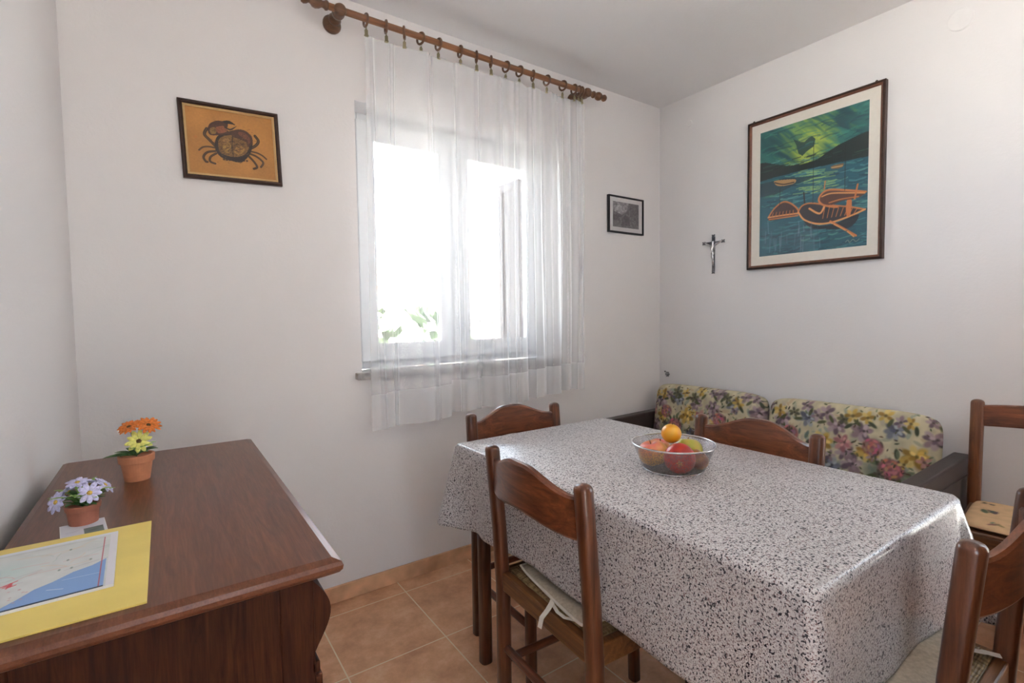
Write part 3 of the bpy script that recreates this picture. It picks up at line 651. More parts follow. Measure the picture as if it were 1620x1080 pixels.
def cloth():
    bm = bmesh.new(); ex, ey = hx+.003, hy+.003
    # perimeter parameterised counter-clockwise with dense corners
    per = []; rc = .012
    def side(p, q, n):
        for k in range(n): t = k/n; per.append((p[0]+(q[0]-p[0])*t, p[1]+(q[1]-p[1])*t, None))
    cs = [(ex, ey), (-ex, ey), (-ex, -ey), (ex, -ey)]; angs = [0, 90, 180, 270]
    NC = 12
    for k in range(4):
        cx, cy = cs[k]; sx, sy = math.copysign(1, cx), math.copysign(1, cy)
        for j in range(NC+1):
            a = R(angs[k]+90*j/NC); per.append((cx-sx*rc+rc*math.cos(a), cy-sy*rc+rc*math.sin(a), (k, j/NC, a)))
        nx_, ny_ = cs[(k+1) % 4]; n = 46 if k in (0, 2) else 76
        a = R(angs[k]+90); x0, y0 = cx-sx*rc+rc*math.cos(a), cy-sy*rc+rc*math.sin(a)
        sx2, sy2 = math.copysign(1, nx_), math.copysign(1, ny_); x1, y1 = nx_-sx2*rc+rc*math.cos(a), ny_-sy2*rc+rc*math.sin(a)
        for j in range(1, n): t = j/n; per.append((x0+(x1-x0)*t, y0+(y1-y0)*t, (k+10, t, a)))
    N = len(per); rows = 26; D = .268; ringv = []
    for r in range(rows+1):
        s = r/rows; ring = []
        for (x, y, (k, t, a)) in per:
            # distance to nearest corner along the perimeter
            out = 0; drop = D; nx_, ny_ = math.cos(a), math.sin(a)
            if k < 10:
                cb = math.sin(PI*t); ci = k; near = 1.0
            else:
                L = (2*hx if k-10 in (0, 2) else 2*hy); d0, d1 = t*L, (1-t)*L
                ci = (k-10) if d0 < d1 else (k-9) % 4; dd = min(d0, d1); near = max(0, 1-dd/.24); cb = 0
            flare = {0: .030, 1: .042, 2: .018, 3: .060}[ci]
            if k == 12: flare *= .45
            drop = D + .012*near**2
            out = .006+.020*s + flare*s*(near**2.0)*(.9+.35*cb)
            # folds next to the corners
            if k >= 10:
                dd = min(t, 1-t)*(2*hx if k-10 in (0, 2) else 2*hy)
                out -= .028*s*math.exp(-((dd-.13)/.05)**2)*(.15 if k == 12 else 1 if ci in (1, 3) else .5)
                out += (.002 if k == 12 else .007)*s*math.sin(t*19+k)*(1-near)
                if k == 12: out -= .020*s*(1-near)    # near short end hangs in against the chair seat
                if k == 13: out *= 1-.75*(1-near)
                if k == 11: out = out*.8+.0
                if k == 10: out *= .6
            z = TZ+.004 - drop*s
            if s == 0: z = TZ+.0045; out = .0
            elif r == 1: z = TZ-.004; out = max(out, .004)
            if k == 11: z += .020*s*math.exp(-((t-.42)/.16)**2)
            if ci == 1 and near > 0: z += .0
            ring.append(bm.verts.new((x+nx_*out, y+ny_*out, z)))
        ringv.append(ring)
    for r0, r1 in zip(ringv, ringv[1:]):
        for j in range(N): bm.faces.new((r0[j], r1[j], r1[(j+1) % N], r0[(j+1) % N]))
    # top: rim then inner grid with slight waves
    inner = [bm.verts.new((v.co.x*.985, v.co.y*.99, TZ+.006)) for v in ringv[0]]
    for j in range(N): bm.faces.new((inner[j], ringv[0][j], ringv[0][(j+1) % N], inner[(j+1) % N]))
    bm.faces.new(inner)
    return bm
tc = thing('tablecloth', 'speckled grey and white vinyl cloth draped over the dining table', 'tablecloth', ((TX0+TX1)/2, (TY0+TY1)/2, 0))
tc_ob = link('cloth_sheet', cloth(), 'cloth', tc, smooth=True)
sol = tc_ob.modifiers.new('thickness', 'SOLIDIFY'); sol.thickness = .0012; sol.offset = 1

# ================================================================ FRUIT BOWL
TT = TZ+.0072
BX, BY = -1.553, -1.290
bw = thing('fruit_bowl', 'round steel mesh bowl of fruit standing on the tablecloth', 'bowl', (BX, BY, TT))
link('mesh_body', lathe([(0, .001), (.080, .001), (.088, .006), (.098, .030), (.108, .055), (.116, .074)], 64), 'mesh', bw, smooth=True)
link('rim', tube([(.1165*math.cos(2*PI*k/64), .1165*math.sin(2*PI*k/64), .0745) for k in range(64)], .0027, 8, closed=True), 'steel', bw, smooth=True)
link('base_ring', tube([(.084*math.cos(2*PI*k/64), .084*math.sin(2*PI*k/64), .0026) for k in range(64)], .0022, 8, closed=True), 'steel', bw, smooth=True)
def fruit(name, r, loc, rot, colf, label, cat, apple=True, stem=True):
    t = thing(name, label, cat, loc, 0, 'fruit in the bowl'); n, m = 48, 36; bm = bmesh.new(); cs = []
    rot_m = Matrix.Rotation(rot[2], 4, 'Z') @ Matrix.Rotation(rot[0], 4, 'X') @ Matrix.Rotation(rot[1], 4, 'Y')
    def f(u, v):
        th = 2*PI*u; ph = PI*v; 
        if apple:
            rr = r*(1.0-.42*math.exp(-(ph/.42)**2)-.24*math.exp(-((PI-ph)/.36)**2)+.02*math.cos(5*th)*sm(1.6, 3.0, ph)); zz = .93
            q = Vector((rr*math.sin(ph)*math.cos(th)*1.02, rr*math.sin(ph)*math.sin(th)*1.02, rr*math.cos(ph)*zz*1.02))
        else: q = Vector((r*math.sin(ph)*math.cos(th), r*math.sin(ph)*math.sin(th), r*math.cos(ph)*.97))
        cs.append(colf(th, ph)); return rot_m @ q
    grid(n, m, f, bm, closed_u=True)
    o = link('skin', bm, 'fruit', t, smooth=True); colour(o, np.array(cs))
    if stem:
        p0 = rot_m @ Vector((0, 0, r*.50)); p1 = rot_m @ Vector((.003, 0, r*.92)); 
        if not apple: p0 = rot_m @ Vector((0, 0, r*.95)); p1 = rot_m @ Vector((0, 0, r*1.01))
        link('stem', tube([p0, (p0+p1)/2, p1], .0015, 6), 'stem', t)
    return t
def mixl(a, b, t): t = min(1, max(0, t)); return tuple(x*(1-t)+y*t for x, y in zip(a, b))
def c_red(th, ph):
    c = mixl((.62, .10, .11), (.80, .26, .16), .5+.5*math.sin(th*9+ph*3)*.5)
    d = PI-ph; star = .16+.09*math.cos(5*th)
    if d < star+.03: c = mixl((.82, .62, .32), c, (d-star)/.05)
    if d < .06: c = (.25, .15, .06)
    return c
def c_pink(th, ph): return mixl((.86, .66, .32), (.86, .44, .38), 1.25-ph*.9+.35*math.cos(th)+.12*math.sin(th*12))
def c_green(th, ph): return mixl((.68, .68, .22), (.74, .66, .28), .5+.5*math.sin(th*7+ph))
def c_rust(th, ph): return mixl((.52, .24, .15), (.66, .46, .24), .5+.5*math.sin(th*5+ph*2))
def c_or(th, ph): return mixl((.93, .62, .12), (.96, .72, .22), .5+.5*math.sin(th*3+ph*2))
Fx, Fy = -.571/1.0, -.819    # towards the viewer
fruit('apple', .042, (BX-.034, BY-.047, TT+.045), (R(80), 0, R(128)), c_red, 'red apple with a pale star at its base, front of the bowl', 'apple', stem=False)
fruit('apple', .041, (BX-.046, BY+.036, TT+.046), (R(10), R(8), R(200)), c_pink, 'pink and yellow apple at the left side of the bowl', 'apple')
fruit('apple', .041, (BX+.055, BY-.010, TT+.046), (R(-12), R(14), 0), c_green, 'yellow-green apple at the right side of the bowl', 'apple')
fruit('apple', .029, (BX+.030, BY-.062, TT+.034), (R(30), R(20), 0), c_rust, 'russet brown apple low at the right front of the bowl', 'apple')
fruit('tangerine', .0285, (BX+.0015, BY+.008, TT+.100), (R(8), 0, 0), c_or, 'small orange tangerine topmost in the bowl', 'tangerine', apple=False)
fruit('apple', .036, (BX+.012, BY+.060, TT+.040), (R(5), R(-10), 1), c_pink, 'apple at the back of the bowl under the tangerine', 'apple')

# ================================================================ DRESSER
dx0, dx1, dy0, dy1, dzt = -2.968, -2.557, -1.493, -.594, .90
ds = thing('dresser', 'dark oak dresser with a moulded top against the left wall', 'dresser', ((dx0+dx1)/2, (dy0+dy1)/2, 0))
cx_, cy_ = (dx0+dx1)/2, (dy0+dy1)/2; ax, ay = (dx1-dx0)/2, (dy1-dy0)/2
def moulded_top():
    bm = bmesh.new(); prof = [(-.013, .900), (-.009, .8985), (-.002, .8955), (0, .890), (-.001, .884), (-.005, .879), (-.012, .875), (-.020, .872), (-.026, .868)]
    rings = []; ch = .022
    for o, z in prof:
        X, Y = ax+o, ay+o; c = ch
        pts = [(X, -Y), (X, Y), (-X, Y), (-X, -Y)]
        rings.append([bm.verts.new((x, y, z)) for x, y in pts])
    for a, b in zip(rings, rings[1:]):
        for j in range(4): bm.faces.new((a[j], b[j], b[(j+1) % 4], a[(j+1) % 4]))
    bm.faces.new(rings[0]); bm.faces.new(rings[-1][::-1]); bmesh.ops.recalc_face_normals(bm, faces=bm.faces); return bm
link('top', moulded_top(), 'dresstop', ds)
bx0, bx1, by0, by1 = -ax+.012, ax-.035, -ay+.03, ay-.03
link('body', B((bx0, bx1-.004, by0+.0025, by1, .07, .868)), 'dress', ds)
# framed end panel facing the viewer
link('end_panel', B((bx0, bx0+.05, by0, by0+.006, .07, .868), (bx1-.045, bx1, by0, by0+.006, .07, .868), (bx0+.05, bx1-.045, by0, by0+.006, .07, .14)), 'dress', ds, bevel=.002)
def drawer_prof():
    pts = [(0, .868)]
    for k in range(15):
        u = k/14; z = .866-(.866-.750)*u; pts.append((.002+.026*math.sin(PI*u**.85)**1.3+.004*(1-u)*0, z))
    return pts+[(-.0, .748)]
def bombe(y0, y1):
    bm = bmesh.new(); pr = drawer_prof(); pr = [(bx1-.004+a, z) for a, z in pr]+[(bx1-.02, .748), (bx1-.02, .868)]
    v0 = [bm.verts.new((x, y0, z)) for x, z in pr]; v1 = [bm.verts.new((x, y1, z)) for x, z in pr]
    bm.faces.new(v0); bm.faces.new(v1[::-1])
    for k in range(len(pr)): bm.faces.new((v0[k], v1[k], v1[(k+1) % len(pr)], v0[(k+1) % len(pr)]))
    bmesh.ops.recalc_face_normals(bm, faces=bm.faces); return bm
for k in range(2):
    y0 = by0+.004+k*(by1-by0)/2; y1 = y0+(by1-by0)/2-.008
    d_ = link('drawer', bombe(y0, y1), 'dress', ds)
    link('knob', lathe([(0, 0), (.006, 0), (.005, .008), (.012, .014), (.011, .020), (0, .024)], 16, M4=Matrix.Translation((bx1+.022, (y0+y1)/2, .81)) @ Matrix.Rotation(PI/2, 4, 'Y')), 'brass', d_, smooth=True)
link('waist_moulding', B((bx1-.006, bx1+.006, by0, by1, .728, .744)), 'dress', ds, bevel=.002)
for k in range(2):
    y0 = by0+.004+k*(by1-by0)/2; y1 = y0+(by1-by0)/2-.008
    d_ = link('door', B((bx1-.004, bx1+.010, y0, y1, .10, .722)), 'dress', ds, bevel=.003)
    link('door_panel', B((bx1+.010, bx1+.015, y0+.06, y1-.06, .17, .65)), 'dress', d_, bevel=.004)
    link('knob', lathe([(0, 0), (.006, 0), (.005, .008), (.012, .014), (.011, .020), (0, .024)], 16, M4=Matrix.Translation((bx1+.010, (y1-.03) if k == 0 else (y0+.03), .45)) @ Matrix.Rotation(PI/2, 4, 'Y')), 'brass', d_, smooth=True)
link('plinth', B((bx0+.01, bx1-.012, by0+.012, by1-.012, 0, .07)), 'dress', ds)

# unseen cabinet added behind the viewer, keeps light off the table end
sbd = thing('shade_cabinet', 'tall brown wooden cabinet added unseen behind the viewer to shade the near end of the table', 'shade_cabinet', (-1.44, -2.48, 0))
link('carcass', B((-.68, .68, -.17, .15, .06, 1.52)), 'seatwood', sbd, bevel=.004)
link('top', B((-.71, .71, -.19, .19, 1.52, 1.55)), 'seatwood', sbd, bevel=.006)
link('plinth', B((-.66, .66, -.15, .13, 0, .06)), 'seatwood', sbd)
for k, x in enumerate((-.34, .34)):
    d_ = link('door', B((x-.33, x+.33, .15, .17, .08, 1.50)), 'seatwood', sbd, bevel=.004)
    link('knob', lathe([(0, 0), (.008, 0), (.006, .010), (.014, .018), (0, .024)], 14, M4=Matrix.Translation((x+(.21 if k == 0 else -.21), .17, .7)) @ Matrix.Rotation(-PI/2, 4, 'X')), 'brass', d_, smooth=True)

# papers on the dresser
Z9 = .9002
tag(link('yellow_folder', B((-2.988, -2.783, -1.467, -1.169, Z9, Z9+.0022)), 'yellow'), 'flat yellow folder lying at the front corner of the dresser', 'folder')
lf = thing('map_leaflet', 'folded tourist map leaflet on top of the yellow folder', 'leaflet', (-2.901, -1.302, Z9+.0024), R(2.0))
def mapimg():
    im = Img(230, 230, (.83, .84, .84)); n = im.noise(5, 14, 14); im.mul(.97+.05*n)
    # u: along +x (to the right), v: along +y (away)
    im.blob(.25, .60, .30, .25, (.75, .83, .82), .7, .8)
    im.poly([(.93, .47), (.84, .40), (.72, .36), (.60, .27), (.50, .22), (.42, .13), (.34, .06), (.30, 0), (.93, 0)], (.50, .64, .84))
    rng = random.Random(2)
    for k in range(26):
        x, y = rng.uniform(.05, .85), rng.uniform(.35, .9)
        pts = [(x, y)]; a = rng.uniform(-.4, .9)
        for j in range(4): a += rng.uniform(-.4, .4); x += .06*math.cos(a); y += .035*math.sin(a); pts.append((x, y))
        im.line([p for p in pts], .006, rng.choice([(.72, .70, .72), (.84, .66, .66), (.70, .76, .74), (.86, .76, .66)]), .8)
    for x, y in ((.66, .80), (.66, .60), (.62, .45), (.70, .44), (.82, .52)): im.blob(x, y, .012, .02, (.50, .55, .52), .8, .4)
    for k in range(7): im.line([(.30+rng.uniform(-.03, .05), .37+rng.uniform(-.03, .03)), (.36+rng.uniform(-.03, .05), .40+rng.uniform(-.04, .04))], .012, (.80, .28, .32), .9)
    for k in range(20): im.blob(rng.uniform(.02, .5), rng.uniform(.02, .3), .012, .009, rng.choice([(.72, .60, .62), (.70, .72, .76), (.80, .60, .62)]), .6, .4)
    im.line([(.58, .16), (.68, .12)], .006, (.85, .88, .93)); im.line([(.66, .26), (.9, .24)], .005, (.75, .82, .92))
    im.line([(.90, 0), (.90, .92)], .008, (.72, .34, .40)); im.line([(.02, .94), (.9, .92)], .005, (.66, .66, .70))
    im.poly([(.945, 0), (1, 0), (1, 1), (.945, 1)], (.88, .87, .90)); im.poly([(0, .955), (1, .955), (1, 1), (0, 1)], (.87, .88, .92))
    im.poly([(0, 0), (.93, 0), (.93, .022), (0, .022)], (.20, .24, .32))
    return im
link('pages', B((-.079, .079, -.100, .100, 0, .0035)), 'paper', lf)
print_sheet('map_print', mapimg(), (-.079, -.100, .0038), (.158, 0, 0), (0, .200, 0), 'paint', lf)
cdn = thing('business_card', 'small white card with a grey-green patch under the lilac flower pot', 'card', (-2.874, -1.138, Z9), R(8))
link('card_stock', B((-.029, .029, -.039, .039, 0, .0006)), 'paper', cdn)
ci = Img(60, 80, (.84, .84, .88)); ci.mul(1+0*ci.X); ci.poly([(.50, .08), (.94, .08), (.94, .50), (.50, .50)], (.42, .46, .45)); ci.blob(.7, .3, .12, .08, (.33, .38, .38), .7, .6)
ci.line([(.12, .45), (.40, .45)], .02, (.70, .70, .76)); ci.line([(.12, .38), (.34, .38)], .015, (.72, .72, .78))
print_sheet('card_print', ci, (-.028, -.038, .0008), (.056, 0, 0), (0, .076, 0), 'paint', cdn)

# flower pots
def petals(bm, c, n, L, wd, nrm, cup=.15, n_ring=2, rng=random):
    nrm = Vector(nrm).normalized(); p = nrm.orthogonal().normalized(); q = nrm.cross(p); c = Vector(c)
    for k in range(n):
        a = 2*PI*k/n+rng.uniform(-.08, .08); l = L*rng.uniform(.88, 1.05); d = p*math.cos(a)+q*math.sin(a); s = nrm.cross(d); lift = rng.uniform(.0, .12)+(0.10 if k % 2 else 0)
        rows = []
        for t, w in ((.12, .25), (.35, .75), (.6, 1.0), (.82, .85), (1.0, .25)):
            ctr = c+d*l*t+nrm*(l*(cup+lift)*t*(1.2-t)); rows.append([bm.verts.new(ctr-s*wd*w/2+nrm*.0006), bm.verts.new(ctr-nrm*.0004), bm.verts.new(ctr+s*wd*w/2+nrm*.0006)])
        for r0, r1 in zip(rows, rows[1:]):
            bm.faces.new((r0[0], r0[1], r1[1], r1[0])); bm.faces.new((r0[1], r0[2], r1[2], r1[1]))
def bloom(parent, c, n, L, wd, nrm, pm, cm, base, cr=.28, cup=.15, seed=1):
    rng = random.Random(seed); bm = bmesh.new(); petals(bm, c, n, L, wd, nrm, cup, rng=rng); petals(bm, Vector(c)+Vector(nrm).normalized()*.0012, n, L*.8, wd*.8, nrm, cup+.15, rng=rng)
    f = link('flower', bm, pm, parent, smooth=True)
    md = f.modifiers.new('thickness', 'SOLIDIFY'); md.thickness = .0004
    q = Vector(nrm).to_track_quat('Z', 'Y').to_matrix().to_4x4()
    link('flower_heart', lathe([(L*cr, -.001), (L*cr*1.02, .0015), (L*cr*.7, .0035), (0, .0042)], 14, M4=Matrix.Translation(c) @ q), cm, f, smooth=True)
    c = Vector(c); b = Vector(base); mid_ = (c+b)/2+Vector((.001, .001, .002)); link('flower_stem', tube([b, mid_, c-Vector(nrm).normalized()*.002], .0009, 6), 'leaf', f)
    return f
def leaves(parent, specs, mat, seed=0, name='leaf'):
    rng = random.Random(seed)
    for (b, a, L, wd, el) in specs:
        bm = bmesh.new(); b = Vector(b); d = Vector((math.cos(a), math.sin(a), 0)); s = Vector((-math.sin(a), math.cos(a), 0)); rows = []
        for t in (0, .15, .35, .55, .75, .9, 1.0):
            w = wd*max(.06, math.sin(PI*min(1, t*.96+.03))**.8); ctr = b+d*L*t+Vector((0, 0, L*(el*t-.55*t*t*max(.3, el))))
            rows.append([bm.verts.new(ctr-s*w/2+Vector((0, 0, w*.15))), bm.verts.new(ctr), bm.verts.new(ctr+s*w/2+Vector((0, 0, w*.15)))])
        for r0, r1 in zip(rows, rows[1:]):
            bm.faces.new((r0[0], r0[1], r1[1], r1[0])); bm.faces.new((r0[1], r0[2], r1[2], r1[1]))
        o = link(name, bm, mat, parent, smooth=True); md = o.modifiers.new('thickness', 'SOLIDIFY'); md.thickness = .0005
def pot_bm(rb, rt, h, rim):
    return lathe([(0, 0), (rb, 0), (rb+(rt-rb)*.72, h-rim), (rt+.0012, h-rim+.0005), (rt+.0022, h-.001), (rt+.001, h), (rt-.002, h), (rt-.003, h-.006), (0, h-.007)], 36)
p1 = thing('flower_pot', 'small terracotta pot with orange and yellow artificial daisies on the dresser', 'potted plant', (-2.812, -.868, Z9), 0, 'flower pots on the dresser')
link('pot', pot_bm(.0225, .0305, .055, .016), 'terra', p1, smooth=False, bevel=.0006)
view = Vector((.05, -1, .25))
bloom(p1, (-.010, .004, .113), 14, .023, .0075, (-.25, -.45, .9), 'petal_o', 'core_d', (0, 0, .05), .24, .1, 1)
bloom(p1, (.023, -.004, .114), 14, .025, .0080, (.25, -.55, .75), 'petal_o', 'core_d', (0, 0, .05), .24, .1, 2)
bloom(p1, (.006, -.012, .084), 10, .025, .0095, (-.05, -.95, .35), 'petal_y', 'core_d', (0, 0, .05), .26, .1, 3)
leaves(p1, [((0, -.005, .052), R(a), L, w, e) for a, L, w, e in ((185, .055, .020, .25), (200, .042, .018, .5), (225, .036, .016, .5), (165, .038, .016, .6), (250, .030, .014, .6), (275, .030, .014, .7), (310, .034, .014, .7), (345, .040, .014, .7), (20, .038, .014, .7), (70, .036, .014, .8), (120, .036, .014, .8))], 'leaf', 3)
leaves(p1, [((.004, -.006, .056), R(a), L, w, e) for a, L, w, e in ((320, .034, .010, 1.4), (355, .032, .010, 1.5), (300, .028, .010, 1.5), (240, .026, .009, 1.5))], 'leaf2', 3)
p2 = thing('flower_pot', 'smaller reddish pot with lilac artificial daisies standing on a white card', 'potted plant', (-2.877, -1.104, Z9+.001), 0, 'flower pots on the dresser')
link('pot', pot_bm(.0195, .0225, .033, .010), 'terra2', p2, smooth=False, bevel=.0005)
for k, (c, n_) in enumerate((((-.006, .006, .066), (0, -.25, .95)), ((.011, -.016, .052), (.15, -.85, .5)), ((-.031, -.006, .043), (-.65, -.6, .35)), ((.006, .014, .060), (.1, .5, .8)), ((-.020, .016, .050), (-.6, .4, .5)), ((.028, .008, .055), (.7, -.1, .6)))):
    bloom(p2, c, 9, .0185, .0085, n_, 'petal_l', 'core_y', (0, 0, .028), .26, .12, 10+k)
rng = random.Random(6)
leaves(p2, [((rng.uniform(-.006, .006), rng.uniform(-.006, .006), .030), 2*PI*k/18+rng.uniform(-.2, .2), rng.uniform(.026, .040), rng.uniform(.008, .012), rng.uniform(.35, 1.5)) for k in range(26)], 'leaf', 3)
leaves(p2, [((0, 0, .032), 2*PI*k/12+rng.uniform(-.2, .2), rng.uniform(.034, .048), .008, rng.uniform(.8, 1.6)) for k in range(12)], 'leaf2', 4)

# ================================================================ PICTURES
def frame_ring(w, h, t, prof):
    """rectangular moulding; prof = list of (inset, height off wall)"""
    bm = bmesh.new(); rings = []
    for ins, ht in prof:
        X, Z = w/2-ins, h/2-ins; rings.append([bm.verts.new((x, -ht, z)) for x, z in ((X, -Z), (X, Z), (-X, Z), (-X, -Z))])
    for a, b in zip(rings, rings[1:]):
        for j in range(4): bm.faces.new((a[j], b[j], b[(j+1) % 4], a[(j+1) % 4]))
    a, b = rings[-1], rings[0]
    for j in range(4): bm.faces.new((a[j], b[j], b[(j+1) % 4], a[(j+1) % 4]))
    bmesh.ops.recalc_face_normals(bm, faces=bm.faces); return bm
# --- crab
def crab_img():
    im = Img(220, 182, (.71, .49, .24)); n = im.noise(1, 6, 5); im.mul(.94+.10*n); im.mul(.97+.06*im.noise(2, 60, 60))
    for (x, y, r) in ((.1, .55, .03), (.13, .33, .02), (.72, .30, .03)): im.blob(x, y, r, r, (.74, .42, .20), .5, .8)
    Hm = homog([(205, 225), (1015, 350), (1045, 905), (255, 830)], [(0, 1), (1, 1), (1, 0), (0, 0)])
    P = lambda *pts: [Hm(p) for p in pts]
    D = (.15, .09, .06); D2 = (.28, .16, .10); Rr = (.44, .25, .17); Tn = (.56, .42, .22)
    def leg(pts, w, c=D): im.curve(P(*pts), w, c); im.curve(P(*pts), w*.35, Tn, .55)
    leg([(500, 600), (440, 540), (395, 490), (415, 440)], .040); leg([(500, 612), (430, 600), (380, 605), (345, 630)], .022)
    leg([(490, 640), (420, 650), (385, 690), (405, 730), (420, 735)], .030); leg([(500, 660), (450, 690), (445, 730), (490, 750)], .028)
    leg([(800, 620), (860, 590), (885, 550), (855, 505)], .040); leg([(800, 640), (870, 655), (920, 680), (955, 710)], .022)
    leg([(800, 660), (870, 690), (925, 740), (905, 780)], .028); leg([(790, 680), (840, 730), (870, 780), (840, 795)], .030)
    im.shape(P((490, 560), (520, 500), (600, 470), (700, 450), (790, 480), (830, 540), (825, 620), (790, 690), (720, 740), (620, 720), (540, 690), (495, 630)), D)
    im.shape(P((520, 560), (550, 515), (640, 495), (730, 500), (790, 540), (800, 600), (770, 660), (700, 690), (600, 680), (530, 640)), (.50, .36, .18))
    im.shape(P((560, 590), (600, 560), (640, 600), (620, 650), (570, 640)), (.66, .50, .25)); im.shape(P((670, 610), (730, 590), (760, 620), (720, 670), (670, 660)), (.66, .48, .24))
    im.shape(P((560, 540), (600, 520), (620, 550), (580, 570)), (.62, .45, .26)); im.line(P((650, 500), (645, 600), (655, 690)), .012, D)
    im.shape(P((425, 450), (440, 400), (500, 370), (570, 375), (610, 400), (600, 450), (640, 480), (560, 495), (480, 500), (440, 490)), D2)
    im.shape(P((500, 430), (560, 415), (600, 440), (590, 470), (520, 480)), (.56, .33, .21)); im.shape(P((445, 440), (490, 430), (500, 480), (455, 485)), (.55, .42, .22))
    im.shape(P((560, 375), (620, 368), (680, 410), (640, 400), (590, 395)), D); im.shape(P((575, 420), (630, 440), (690, 415), (640, 455), (590, 440)), D)
    im.shape(P((640, 470), (700, 445), (770, 460), (825, 510), (830, 570), (790, 600), (770, 560), (700, 530), (650, 510)), D2)
    im.shape(P((700, 470), (760, 480), (810, 530), (800, 580), (780, 540), (720, 505)), Rr)
    rg = random.Random(3)
    for k in range(420):
        x, y = rg.gauss(655, 75), rg.gauss(600, 52); im.line(P((x, y), (x+rg.uniform(-30, 30), y+rg.uniform(-12, 16))), .006, rg.choice([D, D, (.66, .50, .30), D2]), .55)
    for k in range(170):
        x, y = (rg.gauss(520, 42), rg.gauss(435, 26)) if k % 2 else (rg.gauss(745, 40), rg.gauss(510, 26)); im.line(P((x, y), (x+rg.uniform(-16, 16), y+rg.uniform(-8, 10))), .005, rg.choice([D, D, Rr]), .5)
    for k in range(9): x = 570+k*26; im.blob(*Hm((x, 712+4*math.sin(k)+k*1.2)), .020, .018, D, .8, .4)
    return im
cr = thing('crab_picture', 'small brown framed picture of a crab on an orange ground, left of the window', 'picture', (-2.511, -.001, 1.9065)); cr.rotation_euler = (0, R(-2.0), 0)
w, h = .333, .281
link('frame', frame_ring(w, h, .02, [(0, 0), (0, .016), (.004, .019), (.010, .019), (.013, .016), (.015, .014), (.015, 0)]), 'darkframe', cr)
link('frame_slip', frame_ring(w-.028, h-.028, .02, [(0, 0), (0, .014), (.003, .015), (.008, .012), (.008, 0)]), 'gold', cr)
link('backing', B((-w/2+.01, w/2-.01, -.006, -.001, -h/2+.01, h/2-.01)), 'darkframe', cr)
print_sheet('crab_print', crab_img(), (-w/2+.020, -.0075, -h/2+.020), (w-.04, 0, 0), (0, 0, h-.04), 'paint', cr)
# --- small etching right of the window
def etch():
    im = Img(120, 84*1, (.62, .60, .61)); n = im.noise(4, 22, 16); n2 = im.noise(5, 50, 40)
    im.poly([(0, 0), (1, 0), (1, 1), (.62, 1), (.50, .62), (.34, .50), (.22, .56), (.0, .62)], (.42, .40, .42)); im.blob(.28, .72, .28, .20, (.72, .70, .72), .9, .6)
    im.poly([(.30, .08), (.36, .40), (.48, .52), (.62, .46), (.66, .10)], (.30, .28, .30)); im.poly([(0, .26), (.26, .22), (.30, .44), (.16, .50), (0, .46)], (.32, .30, .32))
    im.poly([(.62, .3), (1, .22), (1, .98), (.66, .95)], (.36, .35, .37)); im.mul(.72+.40*n); im.mul(.82+.34*n2)
    rg = random.Random(1)
    for k in range(70): x, y = rg.uniform(.05, .95), rg.uniform(.05, .95); im.line([(x, y), (x+rg.uniform(-.03, .03), y+rg.uniform(-.1, .1))], .012, rg.choice([(.2, .2, .21), (.7, .7, .7)]), .5)
    return im
w, h = .317, .226
et = thing('etching_picture', 'small black framed grey etching on the wall right of the window', 'picture', (-.3395, -.001, 1.8635))
link('frame', frame_ring(w, h, .018, [(0, 0), (0, .018), (.009, .018), (.009, 0)]), 'blackframe', et)
link('mount_board', B((-w/2+.008, w/2-.008, -.010, -.001, -h/2+.008, h/2-.008)), 'matw', et)
print_sheet('etching_print', etch(), (-.118, -.0108, -.077), (.235, 0, 0), (0, 0, .155), 'paintglass', et)
